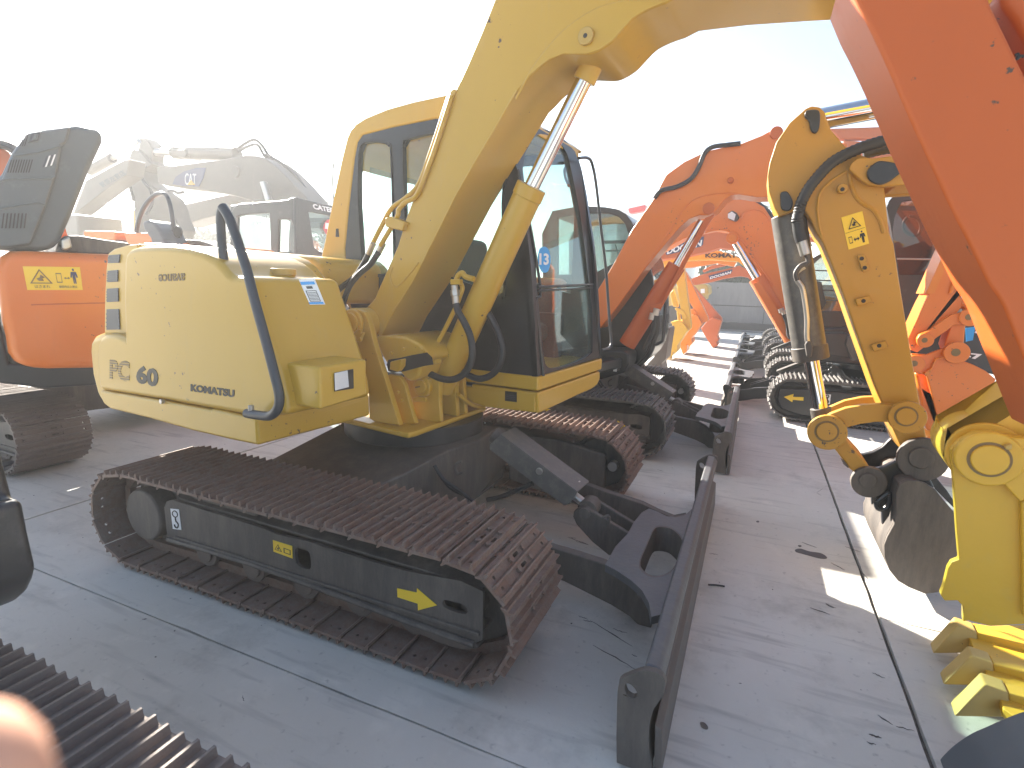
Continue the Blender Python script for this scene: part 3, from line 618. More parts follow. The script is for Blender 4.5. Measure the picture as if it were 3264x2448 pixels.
# handrails
tube('handrail', oy('A', [(1015,-90),(1050,-35),(1090,60),(1180,330),(1240,560),(1320,850),(1380,1080),(1415,1230),(1412,1310),(1385,1360),(1340,1385),(1260,1378),(1185,1365)], -1.10), .0175, 'rail', A_, 12)
tube('handrail', oy('A', [(1020,-85),(1003,-20),(1010,150),(1028,300),(1035,340)], -1.0), .0175, 'rail', A_, 12)
cyl('rail_bolt', oy('A', [(1218,1348)], -1.1)[0], oy('A', [(1218,1345)], -1.1)[0]+Vector((0,0,.02)), .012, 'steel', A_, 6)
cyl('latch', oy('A', [(600,1280)], YS)[0], oy('A', [(600,1280)], YS)[0]+NY*.015, .012, 'steel', A_, 8)
# ---- base plate and boom foot
zb = .655
bpz = oz('D', [(250,1080),(620,1165),(700,1160),(1215,985)], zb); print('base', bpz)
base = [Vector((-.5,-.62,zb)), Vector((bpz[1].x-.05,bpz[1].y-.02,zb)), bpz[1], bpz[2], Vector((bpz[3].x,bpz[3].y,zb)), Vector((-.5,.95,zb))]
base = oz('D', [(-300,960),(250,1075),(615,1162),(665,1172),(720,1160),(1215,985),(1000,800),(300,700)], zb)
slab('deck_plate', base, Vector((0,0,-.03)), 'yellow', A_, .01, 3)
# ---- boom
YB0, YB1 = -.165, .165
left = oy('D', [(345,318),(430,222)], YB0)+oy('C', [(450,1500),(590,1185),(650,985),(760,690),(860,400),(950,170),(1040,0)], YB0)+oy('N', [(0,290),(60,150),(120,0)], YB0)
low_ = oy('D', [(535,365)], YB0)+oy('C', [(700,1430),(1000,830),(1250,400),(1430,90)], YB0)+oy('N', [(262,430),(300,385),(350,340),(400,302),(470,274),(590,274),(650,255),(715,210),(760,160),(820,95),(875,60),(930,35),(985,14)], YB0)
lowfar = aty(oy('N', [(1150,160),(1400,130),(1700,110),(1980,95)], YB1), YB0)
lt = left[-1]; dl = (left[-1]-left[-2]).normalized(); lf = lowfar[-1]; df = (lowfar[-1]-lowfar[1]).normalized()
up_ext = [lt+dl*.18, lt+dl*.30+Vector((.10,0,.02)), Vector((lt.x+.45,YB0,lt.z+.38)), Vector((lf.x-.2,YB0,lf.z+.38)), Vector((lf.x+1.1,YB0,lf.z+.16)), Vector((lf.x+1.22,YB0,lf.z+.06)), Vector((lf.x+1.18,YB0,lf.z-.10)), Vector((lf.x+.8,YB0,lf.z-.06))]
piv = oy('D', [(330,400)], -.2)[0]
bpoly = [Vector((piv.x-.06,YB0,piv.z+.02))]+left+up_ext+list(reversed(lowfar))+list(reversed(low_[:6]+cr(low_[6:],3)))+[Vector((piv.x+.10,YB0,piv.z-.09)), Vector((piv.x-.02,YB0,piv.z-.08))]
boom = slab('boom', bpoly, .33, 'yellow', A_, .008, 3)
# pin boss plate and weld bead
seam = aty(oy('N', [(230,500),(262,440),(300,370),(340,310),(400,235),(470,160),(560,92),(640,48),(720,22),(800,8)], YB0), YB0-.002)
tube('weld_bead', seam, .006, 'yellow', boom, 6, 3)
bplate = seam+[Vector((p.x,YB0-.002,p.z)) for p in reversed(low_[6:])]
slab('boss_plate', bplate, NY*.006, 'yellow', A_, .002)
pc_ = oy('N', [(583,185)], YB0-.01)[0]
cyl('boom_pin', pc_, pc_+NY*.012, .033, 'yellow_old', A_, 28); cyl('grease_hole', pc_+NY*.011, pc_+NY*.0135, .009, 'ink', boom, 12)
for e in ('long',):
    edge = aty(oy('C', [(560,1640),(700,1430),(1000,830),(1250,400),(1430,90)], YB0), YB0-.001)
    tube('edge_weld', edge, .0045, 'yellow', boom, 6, 2)
ed = oy('C', [(555,1330),(540,1400),(575,1470),(640,1420),(740,1300)], YB0-.001); tube('stiffener_weld', ed, .004, 'yellow', boom, 6, 4)
# boom cylinder
c0, c1, c2 = oy('D', [(905,840)], 0)[0], oy('C', [(1535,765)], 0)[0], oy('N', [(598,350)], 0)[0]
ax = (c1-c0).normalized(); rr = .068
cyl('boom_cylinder', c0-ax*.02, c1, rr, 'yellow', A_, 48, .006)
cyl('cylinder_head', c1-ax*.055, c1+ax*.004, rr+.004, 'yellow', A_, 48, .004)
cyl('boom_cylinder_rod', c1-ax*.02, c2, .036, 'chrome', A_, 40, 0)
cyl('rod_eye', c2-ax*.05, c2+ax*.07, .05, 'yellow', A_, 24); cyl('rod_eye', c2+ax*.08+Vector((0,-.09,0)), c2+ax*.08+Vector((0,.09,0)), .06, 'yellow', A_, 24)
p0 = oy('D', [(785,840)], -.12)[0]
cyl('cylinder_foot_eye', Vector((p0.x,-.1,p0.z)), Vector((p0.x,.16,p0.z)), .07, 'yellow', A_, 32)
cyl('cylinder_foot', c0+ax*.05, Vector((p0.x,.02,p0.z)), .055, 'yellow', A_, 24)
# boom foot: ears, boss tube, housing
ear = oy('D', [(222,380),(232,335),(262,305),(300,298),(350,318),(375,360),(395,420),(430,560),(480,720),(600,1110),(605,1122),(430,1095),(390,1070),(385,900),(350,780),(280,600),(245,480)], -.31)
slab('pivot_bracket', ear, .035, 'yellow', A_, .006, 3)
slab('pivot_bracket', aty(ear, .21), .035, 'yellow', A_, .006, 3)
bc = oy('D', [(283,398)], -.315)[0]
cyl('pivot_boss', bc, bc+NY*.022, .072, 'yellow', A_, 36, .006); cyl('pivot_pin_head', bc+NY*.02, bc+NY*.034, .055, 'yellow', A_, 36, .006)
kp = oy('D', [(262,505),(330,455),(368,462),(352,500),(345,525),(310,530),(275,522)], -.325); slab('pin_keeper', kp, NY*.02, 'yellow', A_, .005)
for q in ((335,455),(290,500),(335,515)): k_ = oy('D', [q], -.345)[0]; cyl('keeper_bolt', k_, k_+NY*.015, .012, 'yellow', A_, 6)
cyl('boom_foot_tube', Vector((piv.x+.02,-.27,piv.z)), Vector((piv.x+.02,.21,piv.z)), .085, 'yellow', A_, 36, .005)
flange = oy('D', [(395,420),(430,560),(480,720),(600,1110),(625,1100),(505,720),(455,560),(420,430)], -.31); 
hs1 = cr(oy('D', [(515,690),(530,655),(600,645),(700,620),(800,605),(830,640),(850,690),(800,700),(640,735),(560,745),(530,730)], -.22), 3, True)
hous = oy('D', [(428,480),(560,468),(640,480),(720,520),(790,585),(860,610),(1000,700),(1020,790),(1020,1000),(720,1110),(610,1112),(560,880),(500,720),(450,560)], -.22)
slab('swing_cover', oy('D', [(425,490),(560,480),(640,492),(740,540),(800,600),(815,645),(760,690),(740,780),(690,815),(650,800),(600,740),(530,720),(470,620)], -.23), .40, 'yellow', A_, .02, 4)
slot = oy('D', [(515,690),(530,655),(600,645),(700,622),(800,605),(835,640),(845,690),(780,700),(640,738),(560,748),(528,735)], -.232)
slab('hose_slot', slot, NY*.002, 'ink', A_, .0)
slab('swing_web', oy('D', [(520,760),(600,770),(640,830),(700,1060),(720,1108),(605,1120),(570,980)], -.24), .03, 'yellow', A_, .006)
rib1 = oy('D', [(650,790),(690,815),(730,780),(800,745),(845,760),(875,800),(895,1095),(720,1110),(640,860)], -.13)
slab('cylinder_bracket', rib1, .03, 'yellow', A_, .006)
rib2 = aty(rib1, .10); slab('cylinder_bracket', rib2, .03, 'yellow', A_, .006)
rx = oy('D', [(893,1095)], -.12)[0].x
zb2 = zb-.002
slab('front_rib', [Vector((rx-.01,-.12,zb2)), Vector((rx+.0,-.12,zb2+.22)), Vector((rx-.25,-.12,zb2+.22)), Vector((rx-.25,-.12,zb2))], .025, 'yellow', A_, .005)
slab('front_rib', ox('D', [(893,1095),(880,780),(905,775),(915,1085)], rx), Vector((-.2,0,0)), 'yellow', A_, .004)
slab('front_rib', ox('D', [(1008,1055),(995,800),(1022,790),(1032,1048)], rx), Vector((-.25,0,0)), 'yellow', A_, .004)
tube('pipe_guard', ox('D', [(1020,900),(1060,935),(1120,975),(1200,995)], rx+.02), .012, 'yellow', A_, 8)
pb = oy('D', [(785,840)], -.135)[0]
cyl('cylinder_pin_boss', pb, pb+NY*.03, .055, 'yellow', A_, 32, .006); cyl('cylinder_pin', pb+NY*.025, pb+NY*.042, .036, 'yellow', A_, 28, .004)
slab('pin_lock', [v+NY*.03 for v in oy('D', [(730,915),(775,905),(830,915),(828,945),(740,940)], -.135)], NY*.018, 'yellow', A_, .004)
slab('pin_slot', [v+NY*.043 for v in oy('D', [(752,838),(785,832),(786,842),(753,848)], -.135)], NY*.001, 'ink_brown', A_, 0)
for q in ((600,885),(625,940),(555,610),(640,580),(770,590)): k_ = oy('D', [q], -.245)[0]; cyl('cover_bolt', k_, k_+NY*.014, .010, 'yellow', A_, 6)
# pipes and hoses
yp = YB0-.02
tube('boom_pipe', oy('C', [(960,120),(820,540),(735,755),(640,850),(560,905),(520,960),(495,1010),(410,1175)], YB0+.02), .0125, 'yellow', A_, 10, 5)
tube('boom_pipe', oy('C', [(975,120),(840,540),(730,815),(650,870),(600,925),(585,985),(470,1180)], YB0-.01), .0125, 'yellow', A_, 10, 5)
slab('pipe_clamp', oy('C', [(500,985),(530,970),(645,1010),(620,1075),(505,1045)], YB0-.03), .06, 'yellow', A_, .006)
slab('pipe_clamp', oy('C', [(955,95),(985,70),(1005,80),(975,140)], YB0-.01), .06, 'yellow', A_, .006)
for a_, b_ in (((420,1160),(385,1240)), ((490,1160),(450,1240))):
    q = oy('C', [a_, b_], YB0); cyl('hose_fitting', q[0], q[1], .017, 'steel', A_, 12)
tube('hydraulic_hose', oy('C', [(395,1220),(350,1310),(290,1400),(200,1470),(150,1520)], YB0), .0155, 'rubber', A_, 12)
tube('hydraulic_hose', oy('C', [(455,1230),(400,1310),(320,1380),(250,1470),(205,1600)], YB0-.03)+oy('D', [(205,330)], YB0-.03), .0155, 'rubber', A_, 12)
yq = -.10
slab('port_block', oy('D', [(960,88),(1030,88),(1030,125),(962,128)], yq-.02), .03, 'yellow', A_, .004)
tube('cylinder_port', oy('D', [(1005,100),(1020,60),(1050,45),(1070,70),(1130,88)], yq), .014, 'yellow', A_, 8, 4)
tube('cylinder_pipe', oy('D', [(1030,105),(1048,150),(1030,210),(1000,290),(905,480),(835,595)], yq+.03), .012, 'yellow', A_, 8, 5)
q = oy('D', [(992,130),(1003,265)], yq); cyl('hose_fitting', q[0], q[1], .018, 'steel', A_, 14); k_ = q[0]*.75+q[1]*.25; dq = (q[1]-q[0]).normalized(); cyl('fitting_nut', k_, k_+dq*.03, .024, 'steel', A_, 6)
tube('hydraulic_hose', oy('D', [(1003,260),(1020,320),(1060,390),(1100,480),(1118,580),(1105,680),(1060,755),(985,795),(900,790),(820,755),(725,712)], yq-.03), .0175, 'rubber', A_, 12, 6)
q = oy('D', [(730,712),(640,700)], yq-.04); cyl('hose_fitting', q[0], q[1], .017, 'steel', A_, 14)
slab('port_block', oy('D', [(575,665),(655,645),(650,700),(625,735),(570,720)], -.25), NY*.04, 'yellow', A_, .006)
slab('port_block', oy('D', [(735,615),(810,620),(850,650),(855,690),(760,690)], -.16), .06, 'yellow', A_, .006)
tube('hydraulic_hose', oy('D', [(1218,310),(1260,380),(1305,480),(1328,590),(1305,700),(1250,765),(1170,790),(1090,765),(1015,715)], .02), .0175, 'rubber', A_, 12, 6)
# ---- cab
YC0, YC1 = .15, 1.10
def cy(c, pts): return oy(c, pts, YC0)
w1 = cy('C', [(352,455),(420,445),(500,455),(535,480),(548,540),(566,1180),(560,1330),(530,1378),(400,1382),(362,1350),(345,1290),(320,900),(318,700),(325,520)])
w2 = cy('C', [(630,480),(660,428),(760,400),(900,372),(1080,350),(1300,335),(1380,380),(1400,560),(1340,760),(1335,1150),(1345,1480),(1325,1520),(1290,1530),(960,1400),(820,1395),(690,1390),(655,1340),(640,900)])
front = cy('D', [(1580,775),(1560,400),(1532,0)])+cy('C', [(1500,1050),(1430,620)])
dfp = (front[-1]-front[-2]).normalized(); ftop = front[-1]+dfp*((2.19-front[-1].z)/dfp.z)
blk = cy('C', [(222,1200),(250,900),(290,560),(310,450),(345,400),(560,345),(860,285)])+[Vector((ftop.x-.03,YC0,ftop.z+.03))]+list(reversed(front))+cy('D', [(1300,745),(1020,715),(560,640),(290,620),(262,560)])+cy('C', [(240,1500)])
slab('cab_side_panel', blk, .03, 'black', A_, .006, 3, [w1, w2])
for wn in (w1, w2):
    g_ = [p+Vector((0,.016,0)) for p in wn]; slab('side_window', g_, .004, 'glass', A_, 0)
    c_ = sum(wn, Vector())/len(wn); slab('window_seal', [p+NY*.001+(c_-p)*-.035 for p in cr(wn,3,True)], NY*.008, 'rubber', A_, .003, 2, [[p+NY*.001+(c_-p)*.012 for p in cr(wn,3,True)]])
wbig = [w1[i] for i in (9,8,7,12,13,0,1)]
wf_ = [w1[12], w1[14] if len(w1) > 14 else w1[0], w1[0], w1[2], w2[1], w2[3], w2[5], w2[6], w2[8], w2[9], w2[11], w2[13], w1[9]]
slab('cab_side_panel', aty(blk, YC1-.03), .03, 'black', A_, .003, 2, [aty(wf_, YC1-.03)])
slab('side_window', aty(wf_, YC1-.016), .004, 'glass', A_, 0)
# yellow shell: roof ribbon and rear corner posts
outer = cy('C', [(-140,1210),(10,1310),(52,1262),(78,1150),(110,980),(165,720),(200,560),(235,420),(262,355),(300,315),(370,275),(520,215),(700,165),(970,108)])
o_l = outer[-1]; inn = cy('C', [(280,1659),(240,1500),(222,1200),(250,900),(290,560),(312,445),(345,400),(560,345),(860,285)])
rt = oy('C', [(1605,285)], YC0)[0]
outer2 = outer[1:]+[Vector((ftop.x-.18,YC0,ftop.z+.10)), Vector((ftop.x-.05,YC0,ftop.z+.085)), Vector((ftop.x+.012,YC0,ftop.z+.04))]
inn2 = inn+[Vector((ftop.x-.03,YC0,ftop.z+.03))]
shell = outer2+list(reversed(inn2))
slab('cab_shell', [p+Vector((0,-.004,0)) for p in shell], .09, 'yellow', A_, .014, 4)
slab('cab_shell', aty(shell, YC1-.086), .09, 'yellow', A_, .014, 4)
roof = [p for p in outer2 if p.z > 2.02]; 
slab('cab_roof', aty(roof, YC0+.07)+[Vector((p.x,YC0+.07,p.z-.05)) for p in reversed(roof)], YC1-YC0-.14, 'yellow', A_, .01, 3)
rr_ = [p for p in outer2 if 1.0 < p.z < 1.45 and p.x < -.4]
xr_ = min(p.x for p in blk)
box('rear_panel', (xr_-.02,YC0+.06,.92), (xr_+.02,YC1-.06,1.35), 'black', A_, .01)
slab('rear_window', [Vector((xr_+.0,YC0+.09,1.37)), Vector((xr_+.0,YC1-.09,1.37)), Vector((xr_+.13,YC1-.09,2.05)), Vector((xr_+.13,YC0+.09,2.05))], Vector((.004,0,0)), 'glass', A_, 0)
# windshield plane
fa_, fb_ = front[0], front[-1]
nf = (fb_-fa_).cross(Vector((0,1,0))).normalized(); nf = nf if nf.x > 0 else -nf
def wp(c, pts, dd=0): return pl(c, pts, fa_+nf*dd, nf)
fo = [Vector((fa_.x,YC0+.0,fa_.z))]+[Vector((p.x,YC0,p.z)) for p in front[1:]]
fo = [fa_, fb_+dfp*.14]+[Vector(((fb_+dfp*.16).x,y_,(fb_+dfp*.17).z)) for y_ in (YC0+.05,)]
topz = wp('C', [(1600,318),(1700,345),(1770,400),(1840,480),(1880,600)]); rightp = wp('C', [(1905,800),(1965,1200),(2005,1659)])+wp('D', [(2022,640)])
print('ws', [(round(p.x,2),round(p.y,2),round(p.z,2)) for p in topz+rightp])
fout = [fa_, fb_, ftop+Vector((0,0,-.02)), ftop+Vector((0,.05,.0))]+[p-(fb_-fa_).normalized()*.03 for p in topz[1:]]+rightp
fout = [p-nf*((p-fa_).dot(nf)) for p in fout]
gout = cr(wp('D', [(1572,100),(1600,400),(1625,640),(1645,700),(1690,715),(1800,690),(1900,650),(1950,615),(1966,570),(1962,300)])+wp('C', [(1935,1400),(1885,1000),(1810,620),(1780,520),(1735,455),(1680,415),(1600,390),(1530,450),(1475,640),(1535,1050),(1565,1280)]), 2, True)
slab('windshield_frame', fout, nf*-.035, 'black', A_, .002, 2, [gout])
slab('windshield', [p-nf*.018 for p in gout], nf*.004, 'glass', A_, 0)
for vv in ((1470,1450,1485,1465),):
    q = wp('C', [(1572,1462),(1962,1446),(1962,1460),(1574,1478)], .002); slab('windshield_bar', q, nf*.012, 'black', A_, .003)
    q = wp('C', [(1574,1490),(1962,1474),(1962,1482),(1574,1500)], .002); slab('windshield_bar', q, nf*.010, 'black', A_, .003)
tube('corner_trim', wp('C', [(1440,640),(1528,1050),(1600,1500)], .004)+wp('D', [(1560,250),(1600,600),(1620,770)], .004), .008, 'black', A_, 8, 4)
tube('front_grab_rail', wp('C', [(1868,562),(1930,560),(1962,600),(1990,740),(2025,1050),(2060,1350)], .05)+wp('D', [(2085,380),(2098,520),(2085,570),(2030,588)], .05), .0095, 'rail', A_, 10)
tube('inner_handle', wp('C', [(1800,600),(1770,640),(1775,700),(1800,760)], -.05), .009, 'rail', A_, 8)
stk = wp('C', [(1623,1278)], .0)[0]
sw = cr(wp('C', [(1623,1187),(1652,1205),(1667,1275),(1655,1350),(1628,1370),(1600,1350),(1580,1280),(1592,1205)], -.012), 4, True)
s13 = slab('number_sticker', sw, nf*.002, 'blue_sticker', A_, 0)
q = wp('C', [(1590,1315),(1656,1315),(1590,1232)], -.009); text('sticker_number', '13', q[0], q[1]-q[0], q[2]-q[0], 'white', s13, bold=.03)
# yellow belt and skirt under the cab
b1 = cy('D', [(1022,722),(1200,745),(1400,768),(1580,776),(1582,882),(1400,868),(1200,850),(1022,828)])
xb = front[0].x
front_belt = [Vector((xb-.5,YC0-.004,p.z)) for p in b1[:1]]
zt_, zm_ = b1[3].z, b1[4].z
slab('cab_belt', [Vector((b1[0].x-.15,YC0-.006,b1[3].z)), Vector((xb+.006,YC0-.006,b1[3].z)), Vector((xb+.006,YC0-.006,b1[4].z+.002)), Vector((b1[0].x-.15,YC0-.006,b1[4].z+.002))], YC1-YC0+.012, 'yellow', A_, .012, 3)
sk2 = ox('D', [(1582,890),(2020,737),(2020,790),(2000,835),(1960,865),(1880,900),(1600,1032),(1584,1034)], xb+.006)
slab('cab_skirt', sk2, Vector((-.42,0,0)), 'yellow', A_, .012, 3)
sk3 = cy('D', [(1022,836),(1300,872),(1560,888),(1560,1030),(1400,1012),(1210,990),(1120,960),(1060,915),(1022,880)])
slab('cab_skirt_side', sk3, .25, 'yellow', A_, .008, 3)
pq = cy('D', [(1350,945),(1433,955),(1433,885),(1351,877)]); pq = [p+NY*.0005 for p in pq]; decal('rating_plate', pq, NY, 'ink', A_, .002)
for k in (.25,.42,.6): slab('plate_text_line', [pq[0]+(pq[1]-pq[0])*a+(pq[3]-pq[0])*b_+NY*.0022 for a, b_ in ((.1,k),(.9,k),(.9,k+.05),(.1,k+.05))], NY*.0005, 'vent', A_, 0)
# inside the cab
def lbox(n_, lo, hi, m, bv=.02): box(n_, lo, hi, m, A_, bv, 3)
lbox('seat_cushion', (-.05,.40,1.02), (.42,.86,1.14), 'seat', .04); lbox('seat_back', (-.20,.40,1.12), (-.05,.86,1.66), 'seat', .05); lbox('seat_base', (0,.45,.80), (.35,.80,1.02), 'seat')
lbox('cab_floor', (-.5,YC0+.03,.78), (.68,YC1-.03,.82), 'black', .002)
lbox('side_console', (-.1,.22,.82), (.45,.36,1.20), 'seat'); lbox('side_console', (-.1,.90,.82), (.45,1.02,1.20), 'seat')
for y_ in (.28,.95): tube('control_lever', [Vector((.38,y_,1.18)), Vector((.44,y_,1.28)), Vector((.43,y_,1.38))], .014, 'rubber', A_, 8)
for y_ in (.52,.66): tube('travel_lever', [Vector((.42,y_,.84)), Vector((.45,y_,1.05)), Vector((.38,y_,1.25))], .012, 'rubber', A_, 8)
tube('wiper_arm', cy('C', [(140,600),(133,740),(150,950),(165,1060)]), .004, 'ink', A_, 6); k_ = cy('C', [(170,1060)])[0]; cyl('antenna_base', k_, k_+Vector((0,.0,-.05)), .012, 'ink', A_, 10, r2=.016)
# ---- arm, bucket link and bucket hanging at the end of the boom
ya, yb = -.11, .11
ar = oy('V', [(2212,500),(1800,830),(1360,1200),(900,1640)], ya)
arf = oy('V', [(2030,10),(1600,420),(1200,790),(770,1230)], yb)
print('arm near', [(round(p.x,2),round(p.z,2)) for p in ar], 'far top', [(round(p.x,2),round(p.z,2)) for p in arf])
pb_ = oy('K', [(1880,460)], ya-.05)[0]
d_ = (ar[0]-ar[-1]).normalized()
nrm_ = Vector((-d_.z,0,d_.x))
print('pin', pb_, 'dir', d_)
top0 = ar[-1]-d_*.08
armpoly = [pb_+Vector((-.10,0,.05)), top0+nrm_*.0, ar[0], ar[0]+d_*1.25, ar[0]+d_*1.3-nrm_*.28, ar[0]+d_*.2-nrm_*.34, Vector((pb_.x+.1,0,pb_.z-.02)), Vector((pb_.x,0,pb_.z-.10))]
slab('arm', aty(armpoly, ya), yb-ya, 'yellow_bright', A_, .006, 3)
cyl('arm_end_boss', Vector((pb_.x,ya-.02,pb_.z)), Vector((pb_.x,yb+.06,pb_.z)), .105, 'yellow_bright', A_, 40, .004)
ybk0, ybk1 = -.40, .30
# bucket
farp = oy('K', [(1530,400),(1610,1400),(1545,1425),(1510,1480),(1465,1659)], .0)+oy('L', [(1440,60),(1480,118),(1600,115),(1650,170),(1650,310)], .0)
bk_pl = oy('K', [(1532,385),(1600,300),(1750,220),(1900,215),(2050,250),(2212,268),(2400,300)], ya-.045)
rest = oy('K', [(2400,1400)], ya-.045)+oy('L', [(2300,330),(1900,350),(1700,300),(1650,310)], ya-.045)
ed_ = oy('L', [(1650,170),(1600,115),(1480,118),(1440,60)], ya-.045)+oy('K', [(1465,1659),(1510,1480),(1545,1425),(1612,1400),(1590,1150),(1560,700)], ya-.045)
slab('bucket_side_plate', bk_pl+rest+ed_, .03, 'yellow_bright', A_, .004)
cb = oy('K', [(1862,448)], ya-.05)[0]
cyl('bucket_pin_boss', cb, cb+NY*.04, .088, 'yellow_bright', A_, 48, .008); cyl('bucket_pin', cb+NY*.035, cb+NY*.052, .048, 'yellow_bright', A_, 40, .005); cyl('pin_ring', cb+NY*.036, cb+NY*.042, .056, 'ink_brown', A_, 40, 0)
b2 = oy('K', [(1990,320),(2060,300),(2060,350),(2010,355)], ya-.06); slab('pin_lock_block', b2, NY*.05, 'yellow_old', A_, .004)
# dropping edge plate of the link beside the boss
lk = oy('K', [(1790,600),(1900,625),(2010,690),(2100,790),(2160,845),(2212,800),(2400,780),(2400,240),(2212,265),(2050,250),(1900,215),(1760,215),(1650,280),(1610,350),(1600,420),(1650,520)], ya-.05)
slab('bucket_ear', lk, NY*.03, 'yellow_bright', A_, .006, 3)
slab('bucket_ear_rib', oy('K', [(2160,845),(2212,800),(2400,780),(2400,1900),(2180,1900)], ya-.04), NY*.03, 'yellow_bright', A_, .006, 3)
# lip and teeth
ZL = .09
lipp = oz('L', [(1650,305),(1900,345),(2300,330),(2300,1300),(2020,1110),(1990,1010),(1880,870),(1850,730),(1820,700),(1740,540),(1700,440),(1720,380)], ZL)
slab('bucket_lip', lipp, Vector((0,0,-.03)), 'yellow_bright', A_, .004)
for (t_, b0, b1_) in (((1395,590),(1560,350),(1735,535)), ((1490,870),(1700,650),(1865,805)), ((1600,1170),(1800,880),(2020,1110))):
    q = oz('L', [t_, b0, b1_], ZL-.02); tip, a_, b_ = q; mid = (a_+b_)/2
    ax_ = (tip-mid).normalized(); sd_ = Vector((-ax_.y, ax_.x, 0)); wdt = .036
    ex_ = Vector((-1,0,0)); sd_ = Vector((0,1,0)); tip = mid+ex_*(mid.x-tip.x)+Vector((0,tip.y-mid.y,0))*.6
    pr = [tip+Vector((0,0,-.03)), tip+Vector((.01,0,-.012)), mid+Vector((-.03,0,.055)), mid+Vector((.03,0,.05)), mid+Vector((.05,0,-.035))]
    th = slab('bucket_tooth', [p-sd_*wdt for p in pr], sd_*(2*wdt), 'yellow_old', A_, .006, 2)
    slab('tooth_adapter', [p-sd_*wdt*.85 for p in (mid+Vector((.03,0,.045)), mid+Vector((.20,0,.05)), mid+Vector((.24,0,.0)), mid+Vector((.05,0,-.03)))], sd_*(wdt*1.7), 'yellow_bright', A_, .006)
    cyl('tooth_pin', mid-sd_*(wdt+.004)+Vector((-.01,0,.005)), mid-sd_*(wdt-.002)+Vector((-.01,0,.005)), .012, 'ink_brown', th, 14)
set_frame()

set_frame(5.5, (-.05,0,0))
lbox('head_rest', (-.17,.52,1.70), (-.08,.76,1.86), 'seat', .03)
lbox('monitor_panel', (.46,.20,1.28), (.52,.40,1.48), 'black', .01)
lbox('document_box', (-.45,.60,1.0), (-.28,.95,1.25), 'guard', .01)
set_frame()
# ================================================================ the other machines
GRP = 'excavators parked in the yard'
def copy_under(root, M4, shoe=None, frame=None, keep=None):
    for o in UNDER:
        if keep and not keep(o): continue
        c = o.copy(); C.objects.link(c); c.parent = root; c.matrix_parent_inverse = Matrix.Translation(-root.location)
        c.matrix_basis = M4 @ (o.matrix_basis if 'mw' in o else Matrix.Identity(4))
        for s_ in c.material_slots:
            if frame and s_.material == M['dark']: s_.link = 'OBJECT'; s_.material = M[frame]
        c['mw'] = [v for r in c.matrix_basis for v in r]
        for k in o.children:
            d = k.copy(); C.objects.link(d); d.parent = c
            km = k.matrix_basis if 'mw' in k else Matrix.Identity(4)
            d.matrix_parent_inverse = Matrix.Identity(4)
            d.matrix_basis = km
            if shoe and k.name.startswith('track_shoe'):
                for s_ in d.material_slots: s_.link = 'OBJECT'; s_.material = M[shoe]
def rot180(cx, cy): return Matrix.Translation((cx, cy, 0)) @ Matrix.Rotation(math.pi, 4, 'Z')
def shape(root, name, c, pts, y, th, m, bevel=.01, seg=2): return slab(name, oy(c, pts, y), th, m, root, bevel, seg)
def ram(root, c, pts, y, rb, rc, mb, dy=0):
    "barrel from pts[0] to pts[1], rod on to pts[2]"
    q = oy(c, pts, y); a = (q[1]-q[0]).normalized()
    cyl('cylinder_barrel', q[0], q[1], rb, mb, root, 24, .004); cyl('cylinder_rod', q[1]-a*.02, q[2], rc, 'chrome', root, 20, 0)
def boss(root, c, p, y, r, m, d=.03, name='pin_boss'):
    q = oy(c, [p], y)[0]; cyl(name, q, q+NY*d, r, m, root, 28, .005)

# ---- machine behind the yellow one
B_ = thing('excavator', 'orange boom excavator with a black cab directly behind the yellow number 13 machine', 'excavator', (.06,2.9,0), GRP)
copy_under(B_, Matrix.Translation((.06,2.9,0)), 'shoe_grey')
yb_ = 2.74
slab('boom', oy('O', [(120,950),(150,900),(300,650),(450,370),(560,210)], yb_)+oy('N', [(880,1060),(930,985),(955,930),(985,880),(1075,815),(1190,760),(1370,720),(1470,680),(1545,637),(1572,650),(1590,700),(1900,720),(1900,985)], yb_)+oy('O', [(1690,75),(1560,80),(1400,55),(1330,60),(1270,100),(1200,190),(1130,240),(1050,235),(960,270),(870,350),(800,430),(560,720),(330,1040),(170,1240),(100,1150)], yb_), .30, 'orange', B_, .012, 3)
tube('boom_seam', oy('O', [(560,700),(760,420),(900,200),(1000,100),(1120,60),(1300,40),(1430,55)], yb_-.001), .006, 'orange', B_, 6, 3)
boss(B_, 'O', (1130,180), yb_, .05, 'red_orange', .02)
tube('boom_hose', oy('N', [(925,1000),(960,960),(1040,940),(1110,900),(1150,840),(1180,770),(1220,740),(1290,730),(1360,722)], yb_-.03), .02, 'rubber', B_, 8)
boss(B_, 'N', (1310,910), yb_, .025, 'red_orange', .03, 'bolt_boss'); boss(B_, 'N', (1540,670), yb_, .05, 'red_orange', .02)
ram(B_, 'O', [(410,1380),(850,680),(1075,290)], 2.85, .085, .042, 'red_orange')
shape(B_, 'cylinder_bracket', 'O', [(610,1030),(720,1010),(880,680),(900,640),(1100,260),(1180,230),(930,660),(900,720),(700,1080),(620,1110)], 2.74, .03, 'red_orange', .004)
for p_ in ((640,1100),(675,1060)):
    q = oy('O', [p_, (p_[0]-15, p_[1]+60)], 2.72); cyl('hose_fitting', q[0], q[1], .03, 'steel', B_, 12)
tube('boom_hose', oy('O', [(660,1110),(640,1250),(600,1350),(560,1430)], 2.72), .022, 'rubber', B_, 8)
cabo = oy('O', [(-320,1500),(-340,400),(-250,200),(-60,165),(80,158),(220,165),(330,185),(400,225),(450,290),(520,420),(600,620),(640,800),(655,960)], 3.08)+oy('Q', [(700,200),(690,420),(650,590),(590,700),(500,790),(380,850),(180,880),(-300,900)], 3.08)
